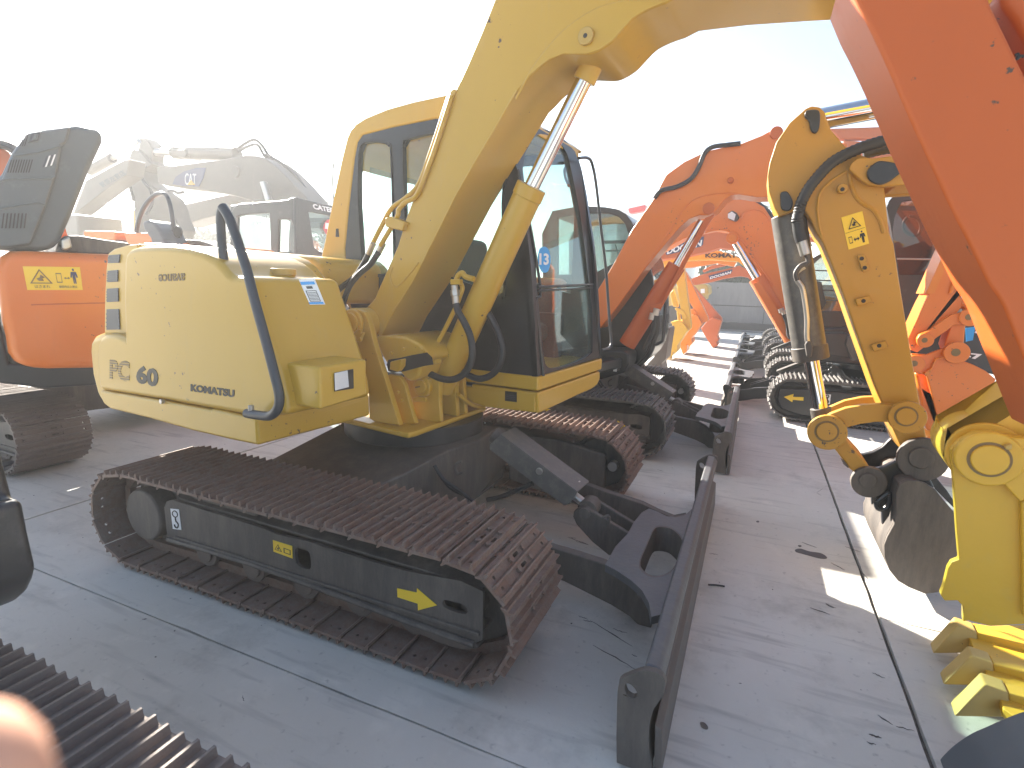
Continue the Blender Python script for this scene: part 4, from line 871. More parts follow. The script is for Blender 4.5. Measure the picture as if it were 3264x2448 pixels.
cw1 = oy('O', [(-200,260),(100,220),(250,222),(340,255),(390,310),(420,400),(400,500),(330,640),(100,760),(-200,760)], 3.08)
cw2 = oy('O', [(480,520),(560,640),(600,800),(590,950),(500,900),(400,820),(420,700)], 3.08)
slab('cab', cabo, .05, 'black', B_, .01, 2, [cw1])
slab('cab', aty(cabo, 4.0), .05, 'black', B_, .01, 2, [aty(cw1, 4.0)])
slab('cab_window', [p+Vector((0,.02,0)) for p in cw1], .005, 'glass_dark', B_, 0)
slab('cab_window', [p+Vector((0,.94,0)) for p in cw1], .005, 'glass_dark', B_, 0)
rf = [p for p in cabo[2:9]]; slab('cab_roof', aty(rf, 3.13)+[Vector((p.x,3.13,p.z-.06)) for p in reversed(rf)], .87, 'black', B_, .01)
fr3 = cabo[9:16]; slab('cab_front_glass', aty(fr3, 3.13)+[Vector((p.x-.01,3.13,p.z)) for p in reversed(fr3)], .87, 'glass_dark', B_, 0)
slab('cab_lower_body', [Vector((p.x,3.14,p.z)) for p in cabo if p.z < 1.25], .85, 'black', B_, .02)
shape(B_, 'window_bar', 'O', [(210,460),(440,455),(440,485),(212,490)], 3.12, .02, 'black', .003); shape(B_, 'window_bar', 'O', [(215,545),(360,540),(360,555),(215,560)], 3.12, .02, 'black', .003); shape(B_, 'window_bar', 'O', [(300,490),(330,600),(345,600),(312,490)], 3.12, .02, 'black', .003)
tube('door_edge', oy('Q', [(705,120),(715,300),(700,420),(680,480),(650,600),(590,700),(490,800)], 3.05), .028, 'black', B_, 8)
tube('mirror_bracket', oy('Q', [(825,-100),(815,100),(800,300),(785,480),(765,515),(695,548)], 3.0), .016, 'rail', B_, 8)
slab('slew_deck', [Vector(p) for p in ((-1.2,1.95,.72),(.45,1.95,.72),(.6,2.6,.72),(.6,3.9,.72),(-1.2,3.9,.72))], Vector((0,0,-.1)), 'black', B_, .02)
box('engine_body', (-1.4,1.95,.72), (-.1,3.0,1.45), 'orange', B_, .06, 4)
shape(B_, 'boom_foot_bracket', 'Q', [(0,640),(60,610),(330,625),(385,670),(380,780),(330,880),(60,960),(0,960)], 2.6, .4, 'black', .02)
ts = slab('support_tube', oy('Q', [(210,760),(270,760),(270,850),(215,860)], 2.55), .02, 'dark', B_, .004)
slab('hook_sticker', [p+NY*.03 for p in oy('Q', [(208,855),(250,862),(258,810),(215,805)], 2.55)], NY*.002, 'white', B_, 0)

# ---- facing row, second machine: big orange arch with a work lamp
R2 = thing('excavator', 'orange excavator with arched boom and work lamp facing left, yellow arrow on its track', 'excavator', (3.05,5.07,0), GRP)
copy_under(R2, rot180(3.055,5.07), 'shoe_grey', 'black')
y2 = 4.95
shape(R2, 'boom', 'O', [(560,560),(800,400),(1000,260),(1200,140),(1300,90),(1400,80),(1500,95),(1620,165),(1700,290),(1765,430),(1810,700),(1860,940),(1900,1100),(1870,1190),(1780,1040),(1660,860),(1520,660),(1420,520),(1370,440),(1290,375),(1180,362),(1060,385),(900,450),(650,590)], y2, .36, 'orange', .015, 3)
tube('boom_seam', oy('O', [(1100,390),(1180,368),(1280,370),(1370,410),(1440,480),(1500,580),(1700,860)], y2-.002), .012, 'orange', R2, 6, 3)
tube('boom_seam', oy('O', [(1420,260),(1440,220),(1500,190),(1580,195),(1640,240),(1690,320)], y2-.002), .012, 'orange', R2, 6, 3)
boss(R2, 'O', (1340,440), y2, .075, 'orange', .03); boss(R2, 'O', (1340,440), y2-.03, .045, 'orange_light', .02, 'pin')
shape(R2, 'work_lamp', 'O', [(1300,215),(1340,195),(1375,215),(1400,250),(1390,270),(1370,290),(1310,270)], y2-.10, .10, 'ink', .01)
shape(R2, 'work_lamp_lens', 'O', [(1300,225),(1335,205),(1370,230),(1355,285),(1300,262)], y2-.112, .012, 'lens', .003)
tube('boom_hose', oy('O', [(1390,90),(1480,100),(1600,160),(1690,260),(1750,400)], y2+.05), .03, 'rubber', R2, 8)
ram(R2, 'O', [(1870,1330),(1555,790),(1370,480)], y2+.05, .10, .05, 'orange')
ram(R2, 'O', [(1960,1330),(1650,800),(1480,520)], y2+1.2, .10, .05, 'orange')
shape(R2, 'cylinder_shield', 'O', [(1520,840),(1580,820),(1880,1290),(1820,1340),(1760,1260)], y2-.08, .03, 'orange', .005)
for p_ in ((1765,1060),(1790,1075)):
    q = oy('O', [p_, (p_[0]+12, p_[1]+35)], y2-.15); cyl('hose_fitting', q[0], q[1], .035, 'steel', R2, 12)
tube('boom_hose', oy('O', [(1800,1110),(1830,1200),(1840,1290),(1860,1320)], y2-.15), .03, 'rubber', R2, 8)
shape(R2, 'house_side', 'J', [(535,560),(560,542),(760,540),(800,560),(820,600),(835,760),(825,775),(780,745),(555,720)], 4.12, .5, 'black', .02, 3)
shape(R2, 'step_box', 'J', [(760,640),(775,570),(830,560),(850,760),(810,770)], 4.05, .3, 'dark', .01)
shape(R2, 'house_body', 'J', [(300,560),(560,500),(1000,480),(1700,480),(1800,900),(560,780),(420,720)], 4.35, 1.3, 'black', .03, 3)
q = oy('W', [(915,975),(1030,940),(1025,975),(1148,978),(1145,1020),(1020,1010),(1015,1038)], 4.0); decal('arrow_sticker', q, NY, 'yel_sticker', R2, .002, .01)
q = oy('W', [(1385,1055),(1455,1058),(1468,948),(1392,942)], 4.0); decal('hook_plate', q, NY, 'white', R2, .002, .01)
f_ = lambda a, b: q[0]+(q[1]-q[0])*a+(q[3]-q[0])*b+NY*.015
tube('hook_symbol', [f_(.5+.25*math.cos(t*.5), .78+.13*math.sin(t*.5)) for t in range(14)], .006, 'ink', R2, 5, 2)
tube('hook_symbol', [f_(.5,.62), f_(.5,.42), f_(.72,.25), f_(.5,.08), f_(.25,.2)], .009, 'ink', R2, 5, 4)
shape(R2, 'track_cover', 'W', [(860,870),(1280,890),(1480,910),(1900,950),(2000,970),(2050,1330),(1660,1290),(1100,1200),(880,1120),(830,1000)], 4.02, .3, 'black', .02)
# cab of that machine seen beside the ochre arm
cb_ = oy('I', [(400,1750),(440,1560),(480,1470),(560,1425),(800,1400),(1000,1400)], 4.4)+oy('J', [(1100,300),(900,520),(560,540),(440,480),(600,300),(560,120)], 4.4)
wn_ = oy('I', [(470,1640),(500,1510),(560,1460),(640,1450),(760,1450),(760,1900),(560,1900),(470,1750)], 4.4)
slab('cab', cb_, .06, 'black', R2, .01, 2, [wn_]); slab('cab_window', [p+Vector((0,.03,0)) for p in wn_], .005, 'glass_dark', R2, 0)
for v_ in (1560,1640,1720,1800): shape(R2, 'guard_bar', 'I', [(470,v_),(760,v_+10),(760,v_+20),(470,v_+10)], 4.38, .012, 'black', 0)
shape(R2, 'orange_body', 'J', [(480,210),(560,380),(580,420),(700,480),(780,420),(800,330),(700,260)], 4.7, .5, 'orange', .03)
shape(R2, 'red_body', 'J', [(640,280),(780,200),(820,500),(700,540),(620,450)], 4.62, .05, 'red_orange', .02)

# ---- facing row, further back
def far_machine(label, y, name_boom, polys, m, extra=None, cx=3.05, tracks=True, grp=GRP):
    r = thing('excavator', label, 'excavator', (cx, y, 0), grp)
    if tracks: copy_under(r, rot180(cx, y), 'shoe_grey', 'black')
    for nm, c, pts, yy, th in polys: shape(r, nm, c, pts, yy, th, m, .012, 2)
    return r
R3 = far_machine('orange excavator whose boom carries the larger lettered dark blue label', 8.0, '', [
    ('boom','O',[(480,760),(600,640),(760,440),(880,420),(960,405),(1180,340),(1350,300),(1560,420),(1700,600),(1800,800),(1880,960),(1850,1000),(1640,760),(1500,600),(1380,545),(1230,525),(1120,560),(930,600),(720,630),(560,720)],7.85,.4)], 'red_orange')
lq = oy('O', [(735,540),(775,500),(1090,425),(1080,500),(1060,515),(760,590)], 7.84); decal('name_label', lq, NY, 'navy', R3, .004, .004)
tq = oy('O', [(762,583),(1065,510),(770,528)], 7.82); text('lettering', 'DOOSAN', tq[0], tq[1]-tq[0], tq[2]-tq[0], 'white', R3, bold=.04)
R4 = far_machine('bright yellow excavator with lettered boom and toothed yellow bucket touching the sunlit ground', 8.75, '', [
    ('boom','O',[(715,620),(860,590),(1100,545),(1190,545),(1300,572),(1420,620),(1500,640),(1600,760),(1760,980),(1870,1150),(1850,1195),(1760,1080),(1640,880),(1460,700),(1390,645),(1150,628),(900,640),(740,690)],8.6,.35),
    ('stick','O',[(720,625),(830,610),(905,650),(915,730),(935,900),(975,1200),(970,1240),(945,1260),(905,1200),(880,1050),(850,850),(740,700)],8.62,.28),
    ('stick_cylinder','O',[(790,925),(820,890),(865,1040),(850,1050),(815,1040)],8.66,.12),
    ('bucket_link','U',[(550,740),(600,720),(720,780),(780,890),(750,950),(700,930),(680,850),(600,790)],8.6,.06),
    ('bucket_link','U',[(590,790),(640,790),(660,950),(610,960)],8.62,.06),
    ('bucket','U',[(480,975),(560,960),(610,945),(660,965),(710,1000),(800,1130),(760,1150),(690,1260),(600,1390),(605,1470),(560,1535),(530,1500),(515,1570),(460,1600),(395,1590),(385,1500),(410,1330),(425,1230),(510,1080),(515,1020)],8.5,.55)], 'yellow_bright', tracks=False)
for k in range(5):
    u_ = 395+k*24; shape(R4, 'bucket_tooth', 'U', [(u_,1570),(u_+20,1570),(u_+16,1660),(u_+8,1665)], 8.5+.02*k, .06, 'yellow_bright', .004)
tq = oy('O', [(1100,612),(1470,612),(1100,572)], 8.58); text('lettering', 'KOMATSU', tq[0], tq[1]-tq[0], tq[2]-tq[0], 'ink', R4, bold=.04)
R5 = far_machine('light orange excavator arm with open bucket between the yellow one and the redder one', 9.9, '', [
    ('boom','O',[(640,650),(900,640),(1150,630),(1380,640),(1350,690),(1200,660),(960,700),(900,700)],9.8,.3),
    ('stick','U',[(720,60),(770,120),(1000,600),(1140,890),(1140,960),(1080,985),(1040,970),(800,600),(740,260)],9.8,.3),
    ('stick_bracket','U',[(740,175),(790,190),(795,260),(750,275)],9.75,.06),
    ('bucket_link','U',[(800,760),(880,740),(960,820),(960,880),(900,880),(830,830)],9.78,.08),
    ('bucket','U',[(825,880),(880,840),(960,870),(1010,960),(1030,1010),(960,1120),(850,1270),(865,1350),(815,1415),(775,1370),(770,1500),(700,1555),(665,1450),(628,1370),(660,1260),(820,1080)],9.6,.6)], 'orange_light', cx=3.05, tracks=True)
R6 = far_machine('farthest orange excavator with a small lettered label on its low boom', 11.9, '', [
    ('boom','U',[(780,260),(850,215),(1000,150),(1160,110),(1560,20),(1700,-20),(1860,60),(1960,200),(2100,420),(2060,470),(1900,260),(1850,190),(1720,165),(1600,180),(1400,215),(1200,270),(900,325),(820,300)],11.8,.4),
    ('stick','U',[(880,330),(960,420),(1390,910),(1380,940),(1340,985),(1230,990),(1140,940),(980,640),(900,420)],11.8,.3),
    ('stick_cylinder','U',[(1050,60),(1200,-20),(1560,-80),(1580,-50),(1200,40),(1060,100)],11.75,.15),
    ('bucket','U',[(1020,1090),(1130,950),(1230,900),(1290,920),(1385,950),(1345,1080),(1305,1230),(1335,1300),(1290,1325),(1318,1395),(1270,1420),(1230,1442),(1160,1330),(1080,1210)],11.6,.6)], 'red_orange')
lq = oy('U', [(1150,160),(1570,45),(1575,75),(1545,125),(1180,228)], 11.79); decal('name_label', lq, NY, 'navy', R6, .004, .004)
tq = oy('U', [(1178,222),(1545,118),(1185,178)], 11.77); text('lettering', 'DOOSAN', tq[0], tq[1]-tq[0], tq[2]-tq[0], 'white', R6, bold=.04)
# dark toothed bucket hanging beside the black cab
DB = thing('bucket', 'dark dusty digging bucket with five pale teeth hanging beside the black cab', 'bucket', tuple(oy('Q', [(720,900)], 5.3)[0]))
bb = oy('Q', [(700,540),(780,480),(850,340),(870,370),(840,560),(818,720),(766,772),(788,890),(690,905),(640,840),(598,775),(680,690)], 5.3)
slab('bucket_shell', bb, .5, 'blade_face', DB, .015)
for k in range(5):
    u_ = 690+k*22; shape(DB, 'bucket_tooth', 'Q', [(u_,870),(u_+16,868),(u_+10,925),(u_+4,926)], 5.28, .06, 'shoe_grey', .004)
    if k < 4: shape(DB, 'wear_rib', 'Q', [(u_-20,790-k*3),(u_-5,785-k*3),(u_+8,830),(u_-5,835)], 5.285, .02, 'shoe_dust', .002)
# yellow machine rear at the wall
YR = thing('excavator', 'pale yellow machine rear with a small white notice parked against the far wall', 'excavator', tuple(oz('U', [(900,900)], 0)[0]), GRP)
shape(YR, 'counterweight', 'U', [(400,340),(880,330),(1000,305),(1100,305),(1150,340),(1158,480),(1100,500),(1095,575),(1000,600),(400,700)], 14, 1.2, 'yellow_old', .05, 3)
shape(YR, 'lower_body', 'U', [(330,640),(540,630),(700,600),(1000,600),(1000,1000),(400,1000)], 14.1, 1.0, 'black', .03)
shape(YR, 'notice', 'U', [(1012,392),(1085,390),(1085,465),(1015,468)], 13.98, .01, 'white', 0)

# ---- ochre arm machine in the facing row
K_ = thing('excavator', 'ochre yellow excavator with black bucket, yellow warning sticker on its arm, facing left', 'excavator', (4.6,.6,0), GRP)
yk = .46
st_ = oy('I', [(480,222),(430,245),(300,360),(190,520),(135,690),(118,800),(130,930),(175,1060),(212,1128),(300,1095),(345,1072),(415,1068),(470,1150),(520,1260),(575,1350)], yk)+oy('J', [(650,0),(745,250),(830,500),(1000,980),(1055,1120),(1120,1280),(1220,1505),(1300,1560),(1400,1540),(1428,1460),(1370,1150),(1290,700),(1225,300),(1190,90)], yk)+oy('I', [(1150,1350),(1110,1250),(1085,1000),(1075,915),(1060,700),(960,655),(850,610),(750,550),(700,490),(640,420),(600,320),(585,270),(545,232)], yk)
slab('stick', st_, .26, 'yellow_cat', K_, .008, 3)
tube('plate_seam', oy('I', [(800,740),(720,780),(620,850),(545,940),(525,1060),(540,1200),(570,1320)], yk-.002), .007, 'yellow_cat', K_, 6, 4)
tube('plate_seam', oy('I', [(780,720),(790,800),(820,920),(880,1010),(980,1070),(1040,1160),(1070,1260)], yk-.003), .009, 'yellow_cat', K_, 6, 4)
bm_ = oy('I', [(780,740),(800,690),(850,645),(900,640),(980,650),(1340,602),(1500,560),(2300,470),(2300,800),(1560,845),(1080,880),(950,870),(880,830)], yk-.05)
slab('boom', bm_, .05, 'yellow_cat', K_, .008, 3); slab('boom', [Vector((p.x,yk+.27,p.z)) for p in bm_], .05, 'yellow_cat', K_, .008, 3)
slab('boom_box', [Vector((p.x,yk-.002,p.z)) for p in oy('I', [(1180,640),(1340,604),(2300,475),(2300,800),(1560,845),(1180,872)], yk-.002)], .27, 'yellow_cat', K_, .005)
shape(K_, 'boom_rib', 'I', [(1345,460),(1420,480),(1440,640),(1350,665),(1330,610)], yk-.06, .03, 'yellow_cat', .004)
def cap(pts, y, name='pin_cap', m='black'): return slab(name, cr(oy('I', pts, y), 4, True), NY*.02, m, K_, .006, 3)
cap([(480,262),(530,268),(545,310),(540,400),(520,445),(490,452),(465,420),(455,360),(420,320),(430,275)], yk); cap([(260,925),(290,940),(325,1010),(310,1070),(270,1085),(230,1065),(222,1000),(225,940)], yk)
cap([(940,740),(1000,690),(1060,680),(1200,705),(1240,720),(1235,765),(1190,785),(1100,850),(1020,872),(950,840),(925,790)], yk-.05, m='black')
for p_, r_ in (((725,905),.014),): boss(K_, 'I', p_, yk, .022, 'yellow_cat', .03, 'bolt_boss'); boss(K_, 'I', (730,905), yk-.03, .009, 'ink', .002, 'bolt_hole')
for c_, pts, hs_ in (('I',[(845,1445),(905,1435),(945,1560),(890,1580)],[(888,1470),(912,1545)]), ('J',[(830,265),(950,235),(965,285),(845,320)],[(902,280)]), ('J',[(955,635),(1080,600),(1098,655),(980,690)],[(1030,645)])):
    slab('hose_bracket', oy(c_, pts, yk), NY*.02, 'yellow_cat', K_, .004)
    for h_ in hs_: boss(K_, c_, h_, yk-.02, .009, 'ink', .0015, 'bracket_hole')
wq = oy('I', [(780,1398),(947,1348),(892,1083),(720,1135)], yk); decal('warning_sticker', wq, NY, 'yel_sticker', K_, .002, .001)
rx_, uy_ = wq[1]-wq[0], wq[3]-wq[0]
g_ = lambda a, b: wq[0]+rx_*a+uy_*b+NY*.0035
tri_symbol(g_(.2,.58), rx_*.62, uy_*.32, NY, 'ink', K_); slab('sticker_line', [g_(.03,.495), g_(.97,.495), g_(.97,.505), g_(.03,.505)], NY*.001, 'ink', K_, 0)
bx_ = [g_(.12,.16), g_(.28,.16), g_(.28,.36), g_(.12,.36)]; slab('pictogram_box', bx_, NY*.001, 'ink', K_, 0, 1, [[p+(sum(bx_,Vector())/4-p)*.2 for p in bx_]])
slab('pictogram_arrow', [g_(.34,.24), g_(.42,.30), g_(.42,.26), g_(.54,.26), g_(.54,.30), g_(.62,.24), g_(.54,.18), g_(.54,.22), g_(.42,.22), g_(.42,.18)], NY*.001, 'ink', K_, 0)
slab('pictogram_person', [g_(.68,.36), g_(.88,.36), g_(.92,.24), g_(.86,.24), g_(.84,.30), g_(.83,.08), g_(.79,.08), g_(.785,.22), g_(.775,.08), g_(.73,.08), g_(.72,.30), g_(.69,.24), g_(.64,.24)], NY*.001, 'ink', K_, 0)
slab('pictogram_head', [g_(.78+.045*math.cos(t*.785), .41+.03*math.sin(t*.785)) for t in range(8)], NY*.001, 'ink', K_, 0)
ram(K_, 'I', [(1900,70),(1800,95),(530,335)], yk+.13, .07, .048, 'yellow_cat')
q = oy('I', [(285,1110)], yk+.12)[0]; q2 = oy('J', [(472,740)], yk+.12)[0]; q3 = oy('J', [(560,1215)], yk+.12)[0]; a_ = (q2-q).normalized()
cyl('bucket_cylinder', q, q2, .078, 'guard', K_, 36, .006); cyl('bucket_cylinder_rod', q2-a_*.02, q3, .036, 'chrome', K_, 28, 0); cyl('cylinder_gland', q2-a_*.06, q2+a_*.012, .084, 'dark', K_, 32, .006); cyl('rod_end', q3-a_*.04, q3+a_*.05, .048, 'dark', K_, 24)
tube('cylinder_pipe', oy('J', [(420,0),(355,50),(362,110),(400,170),(420,260),(440,420),(440,560),(450,640)], yk+.02), .012, 'steel', K_, 8); shape(K_, 'pipe_port', 'J', [(425,640),(440,605),(475,610),(490,660),(480,740),(440,740)], yk+.0, .08, 'dark', .008)
bh = oy('I', [(1345,455),(1200,475),(1050,515),(900,560),(760,620),(640,690),(540,790),(460,890),(400,1000),(375,1090),(355,1180)], yk-.05)
tube('armoured_hose', bh, .024, 'rubber', K_, 10, 7, .12); tube('armoured_hose', oy('I', [(1345,550),(1200,565),(1050,585),(900,625)], yk+.30), .022, 'rubber', K_, 10, 7, .12)
tube('hydraulic_hose', oy('I', [(365,1150),(380,1260),(400,1330)], yk-.04), .028, 'rubber', K_, 10); q = oy('I', [(395,1320),(430,1440)], yk-.04); cyl('hose_fitting', q[0], q[1], .024, 'steel', K_, 14)
tube('cylinder_elbow', oy('I', [(440,1440),(450,1500),(390,1530),(350,1590),(360,1650)], yk-.03), .012, 'dark', K_, 8)
for yy in (yk+.30, yk-.05):
    if yy > yk: lk_ = oy('J', [(520,1230),(600,1160),(750,1095),(900,1065),(1025,1060),(1060,1120),(900,1140),(700,1180),(600,1240)], yy)
    else: lk_ = oy('J', [(522,1310),(560,1250),(640,1200),(760,1155),(900,1130),(1060,1122),(1180,1130),(1260,1150),(1310,1200),(1300,1250),(1240,1290),(1120,1270),(1000,1268),(880,1285),(780,1310),(720,1340),(680,1375),(600,1420),(540,1380)], yy)
    slab('bucket_link', lk_, .045, 'yellow_cat', K_, .006, 3)
for c_, p_, r_ in (('J',(1250,1222),.075),('J',(602,1345),.085)):
    boss(K_, c_, p_, yk-.05, r_, 'yellow_cat', .03); boss(K_, c_, p_, yk-.08, r_*.62, 'ink_brown', .003, 'pin_ring'); boss(K_, c_, p_, yk-.083, r_*.52, 'yellow_cat', .008, 'pin')
slab('push_link', oy('K', [(370,270),(520,215),(640,380),(790,545),(760,590),(660,612),(600,560),(480,400)], yk-.03), .3, 'yellow_cat', K_, .01, 3)
boss(K_, 'K', (465,340), yk-.03, .02, 'yellow_cat', .012, 'bolt_boss'); shape(K_, 'grease_bracket', 'K', [(520,470),(560,500),(600,550),(590,560),(545,520)], yk-.05, .03, 'dark', .004)
earp = oy('K', [(655,620),(680,585),(740,572),(820,568),(920,545),(1010,500),(1080,430),(1150,370),(1230,345),(1310,360),(1365,420),(1368,490),(1320,560),(1330,620),(1390,740),(1200,800),(1100,780),(1040,770),(1020,1000),(905,1085),(900,970),(850,840),(760,750),(680,700),(655,660)], yk-.02)
slab('bucket_ear', earp, .035, 'black', K_, .008, 3); slab('bucket_ear', [Vector((p.x,yk+.25,p.z)) for p in earp], .035, 'black', K_, .008, 3)
far_e = oy('K', [(720,460),(850,430),(950,380),(1040,320),(1100,400),(1000,500),(900,540),(800,560)], yk+.28); slab('bucket_ear_bridge', far_e, .04, 'black', K_, .01)
for p_, r_ in (((1262,462),.10),((770,670),.075)): boss(K_, 'K', p_, yk-.02, r_, 'dark', .035); boss(K_, 'K', p_, yk-.055, r_*.5, 'dark', .01, 'pin')
tube('lifting_eye', oy('K', [(860,860),(900,830),(960,790),(975,830),(960,900),(920,935),(870,930),(850,890),(860,860)], yk-.05), .012, 'black', K_, 8)
by0, by1 = yk-.14, yk+.40
side = oy('K', [(1030,790),(1060,705),(1130,672),(1220,672),(1300,695),(1395,755),(1480,860),(1565,960),(1600,1100),(1600,1400),(1530,1560),(1470,1700),(1300,1720),(1150,1659),(1050,1600),(970,1500),(925,1380),(920,1270),(950,1190),(1010,1080),(1030,980)], by0)
slab('bucket_side', side, .02, 'dark', K_, .005); slab('bucket_side', [Vector((p.x,by1,p.z)) for p in side], .02, 'blade_face', K_, .005)
cs = sum(side, Vector())/len(side)
ring = [Vector((p.x,by0+.02,p.z)) for p in (side[12:]+side[:4])]
bm = bmesh.new(); rg = ring+[p+(Vector((cs.x,by0+.02,cs.z))-p).normalized()*.02 for p in reversed(ring)]; solid_into(bm, rg, Vector((0,by1-by0-.02,0))); finish(bm, 'bucket_shell', 'dark', K_, .003)
shape(K_, 'bucket_cutter', 'K', [(1320,570),(1400,640),(1500,760),(1580,880),(1600,960),(1395,755),(1330,640)], by1+.02, .04, 'black', .004)
# ---- orange stick and bucket behind the ochre arm, and its cab
O_ = thing('excavator', 'orange excavator at the right edge with orange bucket, brown windowed cab and dark skirt', 'excavator', (5.2,2.6,0), GRP)
yo_ = 2.15
shape(O_, 'stick', 'R', [(1310,650),(1370,760),(1650,1300),(1800,1659),(2212,2600),(2212,3200)] , yo_, .02, 'orange', .004) if False else None
so = oy('R', [(1310,650),(860,1659)], yo_)+oy('J', [(1560,0),(1400,300),(1265,590),(1290,680),(1340,700),(1420,640),(1620,440),(1660,380),(1760,260),(1900,40),(2050,-300)], yo_)+oy('I', [(2100,1300),(1980,1150),(1720,1230)], yo_)
slab('stick', so, .26, 'orange', O_, .008, 3)
edg = oy('R', [(1310,650),(1360,760),(960,1659)], yo_-.004); slab('stick_edge_strip', oy('R', [(1305,655),(1365,760),(980,1659),(868,1659)], yo_-.002)[:4], NY*.004, 'orange_light', O_, 0)
shape(O_, 'boom', 'R', [(800,245),(1000,205),(1130,195),(1600,150),(1600,270),(1130,262),(815,255)], 2.6, .3, 'orange', .01)
shape(O_, 'bucket_link', 'J', [(1335,590),(1360,550),(1440,520),(1560,430),(1640,385),(1720,370),(1790,375),(1815,420),(1790,455),(1740,470),(1640,480),(1560,540),(1460,610),(1400,630),(1350,620)], yo_-.05, .05, 'orange', .01, 3)
shape(O_, 'push_link', 'J', [(1620,470),(1740,460),(1720,640),(1700,700),(1580,690),(1560,640)], yo_+.0, .15, 'orange', .01, 3)
for p_, r_ in (((1762,412),.06),((1400,600),.05),((1655,700),.075),((1315,790),.06)): boss(O_, 'J', p_, yo_-.05, r_, 'orange', .03); boss(O_, 'J', p_, yo_-.08, r_*.35, 'ink_brown', .004, 'pin')
shape(O_, 'cylinder_barrel', 'J', [(1700,310),(1740,250),(1900,-20),(2100,-60),(1930,180),(1800,360),(1740,355)], yo_-.02, .13, 'orange', .03, 4)
q = oy('J', [(1710,260),(1860,10)], yo_-.04); cyl('cylinder_pipe', q[0], q[1], .016, 'chrome', O_, 12); q = oy('R', [(1430,1640),(1630,1310)], yo_-.04); cyl('cylinder_pipe', q[0], q[1], .016, 'chrome', O_, 12)
tube('stick_pipe', oy('R', [(1480,1050),(1290,1380),(1270,1450),(1240,1560),(1200,1659)], yo_-.015), .014, 'orange', O_, 8)
bko = oy('J', [(1290,710),(1420,715),(1540,670),(1600,640),(1700,660),(1720,700),(1720,770),(1800,800),(1900,850),(1985,920),(1900,1100),(1600,1300),(1530,1310),(1420,900),(1400,880),(1330,870),(1300,830)], yo_-.03)
slab('bucket_side', bko, .03, 'orange', O_, .008, 3)
bk2 = oy('J', [(1320,860),(1400,880),(1425,905),(1525,1310),(1700,1240),(1900,1100),(1900,1300),(1560,1340),(1420,1345),(1380,1200),(1350,1000)], yo_+.05); slab('bucket_shell', bk2, .5, 'orange', O_, .02)
slab('bucket_edge_strip', oy('J', [(1418,900),(1440,890),(1500,760),(1580,745),(1560,735),(1490,750),(1455,830),(1400,870)], yo_-.06), .03, 'orange_light', O_, .004)
tl = oy('K', [(1310,270),(1430,220),(1560,200),(1560,340),(1450,350),(1340,560),(1320,430)], yo_+.1); slab('bucket_lip', tl, .4, 'orange_light', O_, .01)
for pp in ([(1450,350),(1510,350),(1530,450),(1510,520),(1390,630),(1370,600),(1420,520),(1420,450)], [(1330,480),(1400,440),(1430,470),(1380,530),(1325,555)]): shape(O_, 'bucket_tooth', 'K', pp, yo_-.0, .09, 'orange', .008)
yc_ = 3.1
co = oy('R', [(325,480),(360,390),(440,300),(560,245),(800,235),(2300,235),(2300,2600),(520,2600),(525,1659),(470,1300),(380,720)], yc_)
cw = oy('R', [(440,600),(490,480),(540,400),(640,375),(1100,350),(2100,360),(2100,1400),(500,1400),(470,1200),(400,850)], yc_)
slab('cab', co, .08, 'black', O_, .02, 3, [cw]); slab('cab_window', [p+Vector((0,.03,0)) for p in cw], .006, 'glass_brown', O_, 0)
box('cab_seat', (co[0].x+.5,yc_+.2,.9), (co[0].x+.9,yc_+.7,1.9), 'seat', O_, .05); slab('reflection_panel', [Vector((p.x,yc_+.9,p.z)) for p in co], .05, 'red_orange', O_, 0)  # red panel behind the glass imitates the orange reflection in the window
tube('cab_lever', oy('R', [(440,1180),(1050,1190)], yc_+.01), .008, 'steel', O_, 6); tube('cab_mirror_ring', oy('R', [(1100,280),(1040,290),(1010,350),(1030,430),(1100,470),(1210,475)], yc_-.1), .012, 'steel', O_, 8)
tube('steering_wheel', cr(oy('R', [(640,600),(760,640),(800,760),(740,860),(600,820),(560,700)], yc_+.3),4,True), .015, 'rubber', O_, 8,1)
sk_ = oy('J', [(1700,300),(1900,150),(2500,100),(2500,1000),(1990,890),(1880,860),(1730,780)], 2.75); slab('dark_skirt', sk_, .3, 'black', O_, .02)
shape(O_, 'orange_panel', 'J', [(2010,400),(2300,300),(2300,640),(1985,630)], 2.74, .02, 'orange', .005)
tq = oy('J', [(1725,745),(1870,760),(1725,700)], 2.745); text('lettering', '-7', tq[0], tq[1]-tq[0], tq[2]-tq[0], 'white', O_, bold=.04)
shape(O_, 'decal_stripe', 'J', [(1735,500),(1815,490),(1795,600),(1740,612)], 2.742, .003, 'blue_sticker', 0); shape(O_, 'decal_stripe', 'J', [(1880,440),(1920,405),(1985,402),(1930,440)], 2.742, .003, 'red_sticker', 0); shape(O_, 'decal_patch', 'J', [(1810,540),(1850,470),(1920,430),(1940,460),(1900,510),(1850,550)], 2.740, .003, 'white', 0)
